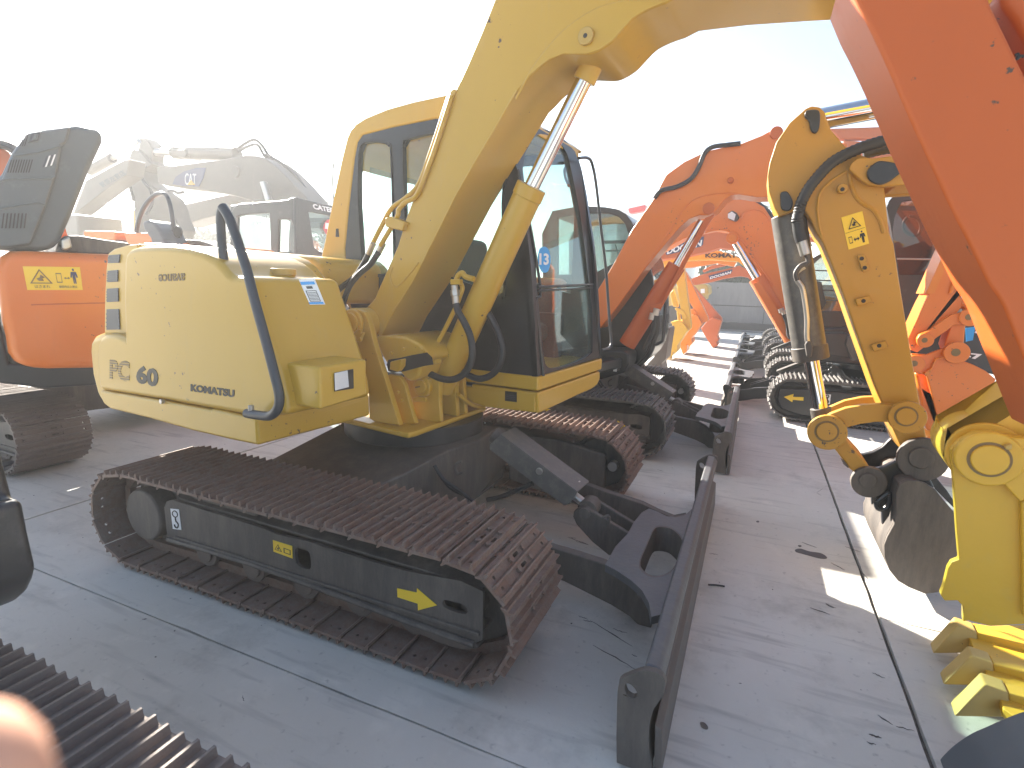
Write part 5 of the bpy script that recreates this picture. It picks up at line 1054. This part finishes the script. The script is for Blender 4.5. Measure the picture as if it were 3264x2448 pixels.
# ---- orange stick close on the right with its dark bucket
F_ = thing('excavator', 'faded orange excavator stick close to the camera at the right with dark bucket below', 'excavator', (5,-.8,0), GRP)
yf = -.98
fo_ = cr(oy('T', [(-60,-400),(105,0),(245,270),(450,700),(660,1180),(860,1640)], yf)+oy('I', [(1500,800),(1640,1100),(1790,1390),(1920,1659)], yf)+oy('J', [(2050,330),(2212,740),(2500,1450)], yf), 3)+oy('T', [(4200,4000),(2400,1300),(2110,690),(1930,320),(1815,80),(1680,-300)], yf)
fo_ = [p for i, p in enumerate(fo_)]
slab('stick', fo_, .26, 'red_orange', F_, .09, 8)
shape(F_, 'stick_cylinder', 'T', [(1900,-200),(1975,60),(2110,260),(2300,600),(2600,900),(2700,-200)], -.9, .2, 'red_orange', .05, 4)
tube('torn_hose', oy('T', [(2100,690),(2140,680),(2125,740),(2170,700),(2212,710)], -.95), .003, 'ink', F_, 6)
dm = oy('L', [(1340,1700),(1385,1620),(1450,1535),(1540,1445),(1640,1370),(1740,1310),(1850,1262),(2000,1195),(2212,1115),(2600,1010),(2800,2200),(1500,2200)], -.70)
slab('bucket_shell', cr(dm[1:10],4)+dm[10:], -.55, 'grey_hood', F_, .06, 6)
slab('bucket_rim', [p+NY*-.012 for p in cr(oy('L', [(1385,1640),(1480,1540),(1560,1440),(1700,1350),(1900,1250),(2212,1110),(2215,1150),(1900,1290),(1700,1385),(1600,1450),(1500,1570),(1420,1659)], -.72)[:6],3)]+[p+NY*-.012 for p in cr(oy('L', [(2215,1150),(1900,1290),(1700,1385),(1600,1450),(1500,1570),(1420,1659)], -.72),3)], NY*.02, 'dark', F_, .004) if False else None

slab('boom', [Vector((x_, yf-.02, z_)) for x_, z_ in ((1.45,2.78),(1.55,3.0),(1.8,3.1),(3.0,3.35),(3.6,3.1),(4.9,1.35),(4.6,1.15),(3.3,2.75),(2.9,2.95),(1.9,2.82))], .30, 'red_orange', F_, .02, 3)
# ---- machine nearest the camera on the left: only its left track and dark side reach the picture
Z_ = thing('excavator', 'excavator in the lower left corner with dusty brown track and rounded dark side skirt', 'excavator', (.1,-3.05,0), GRP)
copy_under(Z_, Matrix.Translation((.12,-3.05,0)), 'shoe_dust', keep=lambda o: (o.name.split('.')[0] in ('track_frame','idler_wheel','sprocket','track_roller','carrier_roller') and (sum((Vector(v) for v in o.bound_box), Vector()).y/8 > 0)))
zs = oy('X', [(-900,500),(-10,470),(30,640),(95,890),(158,905),(200,1130),(250,1350),(250,1390),(238,1440),(205,1510),(150,1560),(0,1620),(-900,1800)], -1.95)
slab('side_skirt', zs, -.5, 'black', Z_, .02, 4)
# ---- machines to the left and behind
L_ = thing('excavator', 'red orange excavator at the left edge with its grey engine hood raised and dusty track', 'excavator', (-3.6,.3,0), GRP)
def fl(c, pts, P0=Vector((-2.3,-.5,0)), az=-24):
    n = Vector((math.cos(math.radians(az)), math.sin(math.radians(az)), 0)); return pl(c, pts, P0, n), n
def fslab(root, name, c, pts, th, m, bevel=.01, seg=2, lift=0, **k):
    p, n = fl(c, pts, **k); return slab(name, [q+n*lift for q in p], n*-th, m, root, bevel, seg)
copy_under(L_, Matrix.Translation((-3.68,.38,0)), 'shoe_dust', keep=lambda o: o.name.split('.')[0] in ('track_frame','idler_wheel','sprocket','track_roller','frame_beam','carbody','slew_ring'))
cwp = [(-500,905),(60,905),(700,918),(900,930),(900,1650),(700,1655),(300,1665),(140,1650),(90,1610),(45,1540),(30,1400),(10,1330),(-30,1100),(-500,1100)]
fslab(L_, 'counterweight', 'B', [(-40,1010),(0,940),(60,905),(150,903),(900,930),(900,1655),(300,1665),(150,1655),(90,1615),(50,1560),(35,1450),(10,1350)], 1.1, 'orange', .09, 6)
fslab(L_, 'counterweight_groove', 'B', [(200,1245),(900,1228),(900,1236),(200,1254)], .01, 'red_orange', .002, 2, .002)
fslab(L_, 'under_deck', 'B', [(-600,1350),(0,1350),(60,1640),(900,1650),(900,1760),(300,1800),(-600,1700)], 1.0, 'black', .02, 2, -.08)
p, n = fl('B', [(175,1155),(530,1155),(512,1008),(145,1003)]); decal('warning_sticker', p, n, 'yel_sticker', L_, .003, .001)
gq = lambda a, b: p[0]+(p[1]-p[0])*a+(p[3]-p[0])*b+n*.005
tri_symbol(gq(.07,.28), (p[1]-p[0])*.40, (p[3]-p[0])*.62, n, 'ink_brown', L_)
bx_ = [gq(.55,.32), gq(.65,.32), gq(.65,.74), gq(.55,.74)]; slab('pictogram_box', bx_, n*.001, 'ink_brown', L_, 0, 1, [[v+(sum(bx_,Vector())/4-v)*.2 for v in bx_]])
slab('pictogram_arrow', [gq(.69,.52), gq(.72,.58), gq(.72,.54), gq(.77,.54), gq(.77,.58), gq(.80,.52), gq(.77,.46), gq(.77,.50), gq(.72,.50), gq(.72,.46)], n*.001, 'ink_brown', L_, 0)
slab('pictogram_person', [gq(.83,.80), gq(.93,.80), gq(.95,.55), gq(.92,.55), gq(.91,.68), gq(.905,.28), gq(.885,.28), gq(.88,.5), gq(.875,.28), gq(.855,.28), gq(.85,.68), gq(.84,.55), gq(.81,.55)], n*.001, 'navy', L_, 0)
slab('pictogram_head', [gq(.88+.02*math.cos(t*.785), .89+.06*math.sin(t*.785)) for t in range(8)], n*.001, 'navy', L_, 0)
text('sticker_lettering', 'はさまれ', gq(.14,.09), (p[1]-p[0])*.27, (p[3]-p[0])*.12, 'ink_brown', L_, bold=.01); text('sticker_lettering', '旋回内立入禁止', gq(.57,.09), (p[1]-p[0])*.34, (p[3]-p[0])*.11, 'ink_brown', L_, bold=.01)
fslab(L_, 'bay_deck', 'B', [(380,905),(420,800),(520,800),(700,830),(850,850),(900,930),(400,915)], .5, 'dark', .02, 2, -.12)
fslab(L_, 'engine_pipe', 'B', [(395,830),(450,810),(470,880),(430,900),(400,890)], .2, 'steel', .02, 3, -.05)
# raised hood: tilted shell
hoodo = [(-300,500),(0,420),(80,250),(180,130),(300,102),(500,80),(620,100),(668,125),(668,190),(580,380),(470,660),(390,840),(340,890),(240,900),(0,890),(-300,880)]
fslab(L_, 'raised_hood', 'B', hoodo, .5, 'grey_hood', .03, 4, -.10)
fslab(L_, 'raised_hood_panel', 'B', [(-300,520),(10,440),(85,260),(180,135),(460,92),(430,200),(400,215),(370,400),(300,610),(250,740),(200,860),(60,880),(-300,870)], .05, 'grey_hood', .015, 3, -.065)
for k in range(9):
    u0 = 70+k*17; fslab(L_, 'vent_slot', 'B', [(u0,310),(u0+8,310),(u0-16,395),(u0-24,395)], .004, 'ink', 0, 1, -.058)
for k in range(4):
    u0 = 300+k*17; fslab(L_, 'vent_slot', 'B', [(u0,290-k*4),(u0+12,288-k*4),(u0-14,360-k*4),(u0-26,362-k*4)], .004, 'white' if k % 2 else 'vent', 0, 1, -.058)
for k in range(7):
    u0 = 20+k*24; fslab(L_, 'vent_slot', 'B', [(u0,660),(u0+10,658),(u0-2,755),(u0-12,757)], .004, 'ink', 0, 1, -.058)
for k in range(3):
    u0 = 150+k*14; fslab(L_, 'vent_slot', 'B', [(u0,150),(u0+6,149),(u0-16,222),(u0-22,223)], .004, 'ink', 0, 1, -.058)
for pts in ([(0,440),(60,425),(330,425),(370,405),(368,418),(330,440),(60,440),(0,460)], [(80,280),(250,255),(400,215),(402,225),(250,268),(78,295)], [(0,620),(250,580),(300,600),(298,612),(250,592),(0,635)]): fslab(L_, 'hood_crease', 'B', pts, .012, 'grey_hood', .003, 2, -.055)
fslab(L_, 'hood_latch', 'B', [(205,140),(265,132),(250,190),(185,200)], .02, 'vent', .004, 2, -.05); fslab(L_, 'latch_handle', 'B', [(220,148),(250,145),(240,182),(205,188)], .02, 'grey_hood', .004, 2, -.045)
# red boom piece and hoses at the far left
fslab(L_, 'boom_part', 'B', [(-400,0),(-20,60),(60,110),(110,180),(80,240),(0,330),(-400,350)], .3, 'red_orange', .03, 3, -.9)
for k in range(4):
    q, n = fl('B', [(-40,50+k*12),(40,60+k*14),(110,95+k*18),(150,130+k*26),(120,200+k*20)]); tube('hydraulic_hose', [v-n*(.85-.02*k) for v in q], .018, 'rubber', L_, 8)
fslab(L_, 'red_bracket', 'Y', [(10,1540),(70,1380),(110,1260),(180,1270),(210,1380),(240,1480),(290,1520),(250,1560)], .3, 'red_orange', .02, 3, -.9)
# ---- bleached machines further back
def byy(root, name, c, pts, y, th, m, bevel=.02, seg=2): return slab(name, oy(c, pts, y), th, m, root, bevel, seg)
T_ = thing('excavator', 'large beige excavator in the glare at left with a dark lettered badge on its boom', 'excavator', (-8.5,6,0), GRP)
y6 = 6.0
byy(T_, 'boom', 'B', [(1000,365),(1060,355),(1110,358),(1400,320),(1570,290),(1640,293),(1700,310),(1780,370),(1870,460),(1960,560),(2010,640),(2060,760),(1900,760),(1760,640),(1640,590),(1480,545),(1300,515),(1070,488),(1010,470)], y6, .6, 'beige', .03)
byy(T_, 'stick', 'Y', [(965,350),(1000,330),(1060,345),(1160,450),(1250,545),(1170,600),(1110,640),(1170,780),(1270,860),(1320,900),(1480,1020),(1540,1150),(1580,1300),(1660,1470),(1600,1659),(1560,2000),(1100,2000),(1050,1659),(1010,1250),(990,1000),(950,820),(900,640),(925,470)], y6+.1, .4, 'beige', .03)
byy(T_, 'boom', 'B', [(1090,620),(1200,600),(1490,535),(1640,560),(1850,570),(1700,620),(1500,650),(1300,700),(1165,745),(1140,690)], y6+1.6, .6, 'beige', .03)
q = oy('B', [(1520,285),(1120,275),(900,268)], y6+.3); cyl('arm_cylinder', q[0], q[1], .14, 'beige', T_, 24); cyl('arm_cylinder_rod', q[1], q[2], .08, 'steel', T_, 20, 0)
byy(T_, 'cylinder_clamp', 'B', [(1105,258),(1180,250),(1195,285),(1180,308),(1140,300)], y6+.1, .4, 'beige', .02)
lb = oy('Y', [(1560,830),(1600,730),(1720,650),(1900,600),(2030,595),(1990,740),(1930,865),(1700,855)], y6-.005); decal('badge', lb, NY, 'navy', T_, .01, .01)
tq = oy('Y', [(1722,835),(1880,842),(1722,675)], y6-.03); text('lettering', 'CAT', tq[0], tq[1]-tq[0], tq[2]-tq[0], 'white', T_, bold=.0)
byy(T_, 'badge_triangle', 'Y', [(1755,838),(1810,765),(1870,840)], y6-.04, -.002, 'yellow', 0)
for pts in ([(1160,570),(1100,600),(1100,700),(1150,800),(1230,900),(1260,1000),(1260,1100),(1180,1250)], [(1160,580),(1000,565),(920,580),(890,640),(900,760),(960,900),(1000,1060)], [(1500,930),(1560,925),(1620,950),(1700,940)]): tube('hydraulic_hose', oy('Y', pts, y6-.05), .035, 'rubber', T_, 8)
for pts in ([(1520,250),(1600,200),(1640,195),(1680,230),(1720,290),(1740,300)], [(1530,265),(1590,235),(1650,225),(1700,300),(1760,330)], [(1700,290),(1800,340),(1900,440),(1990,560)], [(1720,330),(1830,420),(1950,580)], [(1740,310),(1880,400),(2000,570)]): tube('hydraulic_hose', oy('B', pts, y6+.3), .03, 'rubber', T_, 8)
boss(T_, 'B', (1515,400), y6, .12, 'beige', .05)
byy(T_, 'boom_cylinder_rod', 'B', [(1660,460),(1690,455),(1725,580),(1700,590)], y6-.2, .1, 'steel', .02)
tracks_box = box('lower_body', (-9.5,6.0,.6), (-5.5,8.0,1.5), 'beige', T_, .05)
box('running_gear', (-9.5,6.0,0), (-5.2,6.5,.9), 'dark', T_, .1); box('running_gear', (-9.5,7.8,0), (-5.2,8.3,.9), 'dark', T_, .1)
S_ = thing('excavator', 'cream excavator arm with painted oriental characters pointing up behind the raised grey hood', 'excavator', (-9,5,0), GRP)
y5 = 5.0
byy(S_, 'boom', 'Y', [(140,1240),(200,1080),(320,775),(500,680),(700,570),(880,480),(940,475),(900,700),(640,880),(360,1095),(240,1190),(180,1235)], y5, .35, 'beige', .02)
byy(S_, 'stick_head', 'Y', [(1065,185),(1150,170),(1210,230),(1262,320),(1250,520),(1240,545),(1060,345),(1080,250)], y5+1.2, .3, 'beige', .02)
byy(S_, 'stick', 'Y', [(990,1190),(1060,1190),(1110,1659),(1000,1659)], y5+1.2, .3, 'yellow_old', .02)
q = oy('Y', [(385,640),(700,465),(1075,215)], y5+.1); cyl('arm_cylinder', q[0], q[1], .10, 'beige', S_, 20); cyl('arm_cylinder_rod', q[1], q[2], .045, 'steel', S_, 16, 0)
tq = oy('Y', [(560,880),(900,690),(505,815)], y5-.01); text('lettering', '菅原左官店', tq[0], tq[1]-tq[0], tq[2]-tq[0], 'vent', S_, bold=.01)
byy(S_, 'lower_body', 'Y', [(-700,1300),(200,1250),(300,2600),(-700,2600)], y5+.3, 1.0, 'beige', .05)
# engine bay clutter seen over the yellow hood
G_ = thing('excavator', 'orange machine top with two orange boxes and slate blue cowl behind the yellow hood', 'excavator', (-2.6,1.2,0), GRP)
yg = 1.2
for pts in ([(285,1480),(720,1490),(745,1540),(720,1620),(400,1600),(290,1590)], [(850,1510),(1190,1510),(1250,1560),(1270,1680),(900,1680),(880,1600)]): byy(G_, 'orange_box', 'Y', pts, yg, .3, 'orange_light', .02, 3)
byy(G_, 'cowl', 'Y', [(1112,1360),(1140,1340),(1200,1330),(1280,1370),(1370,1480),(1430,1600),(1460,1800),(1280,1800),(1230,1600),(1140,1480)], yg-.05, .25, 'grey_hood', .03, 3)
tube('grab_rail', oy('Y', [(1030,1700),(1050,1430),(1120,1200),(1230,1040),(1330,970),(1420,965),(1480,1020),(1530,1200),(1560,1450),(1570,1700)], yg+.1), .022, 'rail', G_, 10)
q = oy('Y', [(1600,1659),(1640,1500)], yg+.3); cyl('exhaust_pipe', q[0], q[1]+Vector((.05,-.1,0)), .06, 'beige', G_, 20); boss(G_, 'Y', (1640,1505), yg+.1, .06, 'ink', .02, 'exhaust_mouth')
byy(G_, 'machine_top', 'A', [(0,110),(200,130),(330,160),(480,175),(480,420),(0,420)], yg, .8, 'dark', .03)
byy(G_, 'black_duct', 'S', [(-200,720),(0,720),(150,730),(290,780),(380,840),(380,900),(-200,900)], yg+.2, .3, 'dark', .03)
byy(G_, 'lower_body', 'Y', [(-100,1620),(1700,1640),(1700,2900),(-100,2900)], yg+.12, 1.2, 'orange', .05)
# cab of the machine behind
H_ = thing('excavator', 'grey black cabbed excavator behind the yellow hood with white lettering above its windscreen', 'excavator', (-4.2,4.0,0), GRP)
y3 = 3.3
co = oy('S', [(585,900),(590,520),(605,340),(640,265),(710,215),(1000,195),(1400,160),(1440,130),(1520,125),(1540,500),(1530,1200),(590,1200)], y3)
ca = oy('S', [(690,400),(760,370),(1140,345),(1150,600),(1160,870),(740,860),(680,650)], y3); cb2 = oy('S', [(1270,440),(1440,440),(1490,560),(1500,900),(1260,890)], y3)
slab('cab_side', co, .06, 'black', H_, .015, 2, [ca, cb2]); slab('cab_side', aty(co, y3+1.1), .06, 'black', H_, .015, 2, [aty(ca, y3+1.1), aty(cb2, y3+1.1)])
for wn in (ca, cb2): slab('cab_window', [p+Vector((0,.03,0)) for p in wn], .005, 'glass_dark', H_, 0)
xf = co[9].x
top_ = ox('S', [(1520,125),(1700,170),(2000,240),(2110,262),(2110,1460),(1530,1400)], xf); wf = ox('S', [(1700,340),(1760,340),(2080,405),(2080,950),(2000,930),(1850,890),(1780,840)], xf)
slab('cab_front', top_, Vector((-.05,0,0)), 'black', H_, .01, 2, [wf]); slab('windscreen', [p-NX*.03 for p in wf], Vector((.005,0,0)), 'glass_dark', H_, 0)
tq = ox('S', [(1765,290),(2105,362),(1750,215)], xf+.002); text('lettering', 'CATERP', tq[0], tq[1]-tq[0], tq[2]-tq[0], 'white', H_, bold=.04)
q = cr(ox('S', [(1960,445),(2050,460),(2080,560),(2040,670),(1960,660),(1900,560)], xf+.004), 4, True); slab('round_sticker', q, NX*.002, 'red_sticker', H_, 0)
tq = ox('S', [(1925,570),(1985,580),(1935,485)], xf+.008); text('sticker_number', '1', tq[0], tq[1]-tq[0], tq[2]-tq[0], 'white', H_, bold=.04)
tq = oy('S', [(930,520),(1140,450),(930,450)], y3+.034); text('window_lettering', 'YANMAR', tq[0], tq[1]-tq[0], (tq[2]-tq[0]), 'white', H_, bold=.0)
box('cab_roof', (min(p.x for p in co),y3+.06,max(p.z for p in co)-.16), (xf-.05,y3+.9,max(p.z for p in co)-.06), 'black', H_, .02)
box('lower_body', (co[0].x-2,y3-.2,.5), (xf+.1,y3+1.2,1.2), 'dark', H_, .05)
box('running_gear', (co[0].x-1.5,y3-.2,0), (xf+.8,y3+.3,.75), 'dark', H_, .1)
# red boom and lettered boom behind the ochre arm
Q_ = thing('excavator', 'red orange excavator behind the ochre arm, white lettering on its boom', 'excavator', (5.5,9.5,0), GRP)
byy(Q_, 'boom', 'I', [(400,1160),(560,1180),(800,1180),(1100,1100),(1100,1300),(560,1340),(420,1310)], 9.3, .35, 'red_orange', .02)
tq = oy('I', [(425,1295),(525,1302),(428,1265)], 9.29); text('lettering', 'ITACHI', tq[0], tq[1]-tq[0], tq[2]-tq[0], 'white', Q_, bold=.03)
byy(Q_, 'arm_cylinder', 'I', [(620,405),(1350,380),(1350,490),(700,500)], 8.4, .15, 'red_orange', .04, 4)
byy(Q_, 'boom_tail', 'I', [(740,500),(1340,560),(1340,640),(900,660),(740,560)], 8.4, .15, 'red_orange', .02)
byy(Q_, 'boom_piece', 'N', [(790,1050),(880,1030),(880,1060),(800,1075)], 14, .3, 'red_sticker', .03)
byy(Q_, 'boom_piece', 'R', [(330,-500),(1100,-400),(1100,-100),(330,-150)], 9.5, .2, 'orange', .03)
# ================================================================ wall, buildings, trees
wl = oz('U', [(1300,1110)], 0)[0]; yw = 18.35
wt = oy('U', [(1600,280)], yw)[0].z
W_ = thing('wall', 'long stained grey concrete wall closing the far end of the yard', 'wall', (3,yw,0))
M['wall'] = mat('stained concrete', (.17,.165,.17), .8, dirt=.55, dirtcol=(.30,.29,.28), dscale=.9, var=.25, bump=.3, bscale=20, streak=True)
M['wall_dark'] = mat('dark wall base', (.05,.048,.05), .9, dirt=.4, dirtcol=(.1,.1,.1), dscale=3, var=.4)  # dark grey for the wall core and footing
for k in range(12):
    box('wall_panel', (-14+k*3.2+.01,yw,0), (-14+(k+1)*3.2-.01,yw+.25,wt*.52-.012), 'wall', W_, .01); box('wall_panel', (-14+k*3.2+.01,yw+.02,wt*.52+.012), (-14+(k+1)*3.2-.01,yw+.25,wt), 'wall', W_, .01)
box('wall_core', (-14,yw+.06,0), (24.4,yw+.22,wt-.02), 'wall_dark', W_, 0); box('wall_footing', (-14,yw-.12,0), (24.4,yw-.002,.30), 'wall_dark', W_, .03); box('drain_kerb', (-14,yw-.45,0), (24.4,yw-.3,.06), 'wall', W_, .02)
M['roof'] = mat('pale metal roof', (.45,.50,.54), .4, metal=.2, var=.08, dscale=.4); M['bwall'] = mat('pale building wall', (.42,.46,.48), .7, var=.08, dscale=.5); M['bwin'] = mat('dark building window', (.05,.07,.08), .2, var=.2)
def building(label, pts_c, pts, y, dep, nwin=0, cat='building'):
    r = thing('warehouse', label, cat, (oy(pts_c, pts[:1], y)[0].x, y, 0)); p = oy(pts_c, pts, y); p = cr(p, 4); base = [Vector((p[-1].x,y,0)), Vector((p[0].x,y,0))]
    slab('building_wall', p+base, dep, 'bwall', r, 0); slab('roof', [q+Vector((0,-.4,.25)) for q in p]+[q+Vector((0,-.4,-.1)) for q in reversed(p)], dep+.8, 'roof', r, 0)
    xa, xb_ = p[0].x, p[-1].x; zt2 = min(q.z for q in p)
    for k in range(nwin):
        x = xa+(xb_-xa)*(k+.5)/nwin; box('window', (x-.9,y-.06,zt2*.45), (x+.9,y-.005,zt2*.7), 'bwin', r, 0)
    return r
building('pale warehouse with curved roof in the glare above the orange machine at left', 'Y', [(-300,1200),(150,1240),(360,1105),(600,1130),(830,1200),(1000,1210)], 42, 20, 8)
building('low pale shed in front of the curved roof warehouse at left', 'Y', [(-300,1330),(280,1370),(990,1350),(2300,1330)], 36, 4, 10)
building('pale blue flat building above the cab roof behind the boom cylinder', 'O', [(330,225),(560,150),(900,160)], 45, 15, 5)
building('white flat building just over the far wall below the small label boom', 'U', [(1300,215),(1600,160),(1900,190),(2600,200)], 48, 15, 6)
def mesh_leaves(name, blobs, n, size, m, seed, parent):
    rr = random.Random(seed); bm = bmesh.new()
    for i in range(n):
        c_, r_ = blobs[rr.randrange(len(blobs))]; v = Vector((rr.gauss(0,1), rr.gauss(0,1), rr.gauss(0,1))).normalized()*(r_*(rr.random()**.45)); p = c_+Vector((v.x, v.y, v.z*.8))
        a = Vector((rr.gauss(0,1), rr.gauss(0,1), rr.gauss(0,1))).normalized(); b = a.orthogonal().normalized(); s = size*rr.uniform(.5,1.3)
        bm.faces.new([bm.verts.new(p+a*s), bm.verts.new(p+b*s*.5), bm.verts.new(p-a*s), bm.verts.new(p-b*s*.5)])
    me = bpy.data.meshes.new(name); bm.to_mesh(me); bm.free(); return link(name, me, m, parent)
M['leaf'] = mat('leaves', (.045,.07,.03), .55, var=.5, dscale=1.5); M['bark'] = mat('bark', (.09,.07,.05), .9, var=.3)
def tree(x, y, h, r, label, seed, n=1500, size=.16):
    t = thing('tree', label, 'tree', (x,y,0), 'trees beyond the yard'); rr = random.Random(seed); bm = bmesh.new()
    tubeb(bm, [Vector((x,y,0)), Vector((x+.1,y,h*.35)), Vector((x,y,h*.75))], h*.03, 8); blobs = []
    for k in range(9):
        a = rr.random()*6.28; d = r*rr.uniform(.1,.75); c_ = Vector((x+math.cos(a)*d, y+math.sin(a)*d, h*rr.uniform(.5,.92))); blobs.append((c_, r*rr.uniform(.3,.5))); tubeb(bm, [Vector((x,y,h*.4)), (c_+Vector((x,y,h*.5)))/2, c_], h*.009, 5)
    finish(bm, 'trunk', 'bark', t); mesh_leaves('crown', blobs, n, size, 'leaf', seed, t)
def at_px(c, p, y): q = oy(c, [p], y)[0]; return q.x, q.z
for i, (c_, p_, y_, r_, lab) in enumerate((
    ('O',(600,75),24,1.0,'small dark tree top poking up left of the orange boom above the wall'), ('O',(1560,100),26,2.2,'tree crown between the orange arch and the ochre arm'), ('O',(1720,170),24,1.6,'leafy tree just left of the ochre arm bucket cylinder'),
    ('R',(380,260),20,1.6,'tree beside the brown windowed cab at the upper left corner of its roof'), ('Y',(860,1420),22,1.6,'dark bushy tree between the two orange boxes on the left'), ('Y',(250,1440),24,1.1,'small bush just right of the red bracket on the left'),
    ('S',(100,540),16,2.6,'broad pale bush behind the yellow hood left of the grey cab'), ('S',(1950,150),25,1.6,'tree top above the lettered cab at left'), ('S',(480,620),18,1.8,'bushy tree left of the lettered grey cab'), ('O',(1180,690),20,1.6,'low tree over the wall under the lettered yellow boom'),
    ('O',(1330,800),21,1.2,'shrub along the wall top right of the pale yellow machine'), ('O',(900,830),20,1.4,'shrub behind the yellow stick over the wall'))):
    x_, z_ = at_px(c_, p_, y_); tree(x_, y_, z_, r_, lab, 50+i, 1100, .15)
# thin chimney above the wall building
q = oy('O', [(365,200),(365,120)], 44); ch = thing('chimney', 'small capped steel flue pipe on the pale roof behind the black cab', 'chimney', tuple(q[0])); cyl('flue', q[0]-Vector((0,0,3)), q[1], .35, 'steel', ch, 16); cyl('flue_cap', q[1]+Vector((0,0,.1)), q[1]+Vector((0,0,.35)), .6, 'steel', ch, 16)
# ---- fingertip of the photographer at the lens
fz = thing('person', 'fingertip of the person taking the photo, blurred in the lower left corner', 'person', tuple(CAM+fwd*.1-RT*.11-UP*.08))
def camp(u, v, d):
    r = ray('Z', u*2212/3264, v*2212/3264); return CAM+r.normalized()*d
tip, mid_, root_ = camp(-190,2520,.080), camp(-230,3000,.09), camp(-300,3700,.12)
bm = bmesh.new(); n_ = 20; pts = cr([tip, tip+(mid_-tip)*.5, mid_, root_], 5); rings = []
ax0 = (mid_-tip).normalized(); prof = []
rad = .0082
path = [tip-ax0*.0075, tip-ax0*.0065, tip-ax0*.0045, tip-ax0*.002]+pts[1:]
rads = [.0012, .0035, .0058, .0073]+[rad*(1+.02*math.sin(i)) for i in range(len(pts)-1)]
u_ = ax0.orthogonal().normalized(); v_ = ax0.cross(u_)
for p, r_ in zip(path, rads): rings.append([bm.verts.new(p+(u_*math.cos(k*2*math.pi/n_)+v_*math.sin(k*2*math.pi/n_))*r_) for k in range(n_)])
for a, b in zip(rings, rings[1:]):
    for k in range(n_): bm.faces.new((a[k], a[(k+1)%n_], b[(k+1)%n_], b[k]))
bm.faces.new(list(reversed(rings[0]))); bm.faces.new(rings[-1])
finish(bm, 'finger', 'skin', fz)
# ---- hazy volume added to stand in for lens flare and sun glare
hz = bpy.data.meshes.new('flare_haze'); bm = bmesh.new(); boxb(bm, (-420,-420,-1.1), (420,420,11)); bm.to_mesh(hz); bm.free()
bmesh_ok = True
hm = bpy.data.materials.new('haze air'); hm.use_nodes = True; hn = hm.node_tree; hn.nodes.remove(hn.nodes['Principled BSDF'])
pv = hn.nodes.new('ShaderNodeVolumePrincipled'); pv.inputs['Color'].default_value = (.985,.99,1,1); pv.inputs['Density'].default_value = .0055; pv.inputs['Anisotropy'].default_value = .45
hn.links.new(pv.outputs[0], hn.nodes['Material Output'].inputs['Volume'])
ho = bpy.data.objects.new('flare_haze', hz); C.objects.link(ho); hz.materials.append(hm); ho['kind'] = 'stuff'; ho['label'] = 'hazy air added evenly over the whole yard, standing in for lens flare and sun glare'
zm = max((o.matrix_world @ Vector(v)).z for o in bpy.data.objects if o.type == 'MESH' and o is not ho for v in o.bound_box); print('MAXZ', zm)
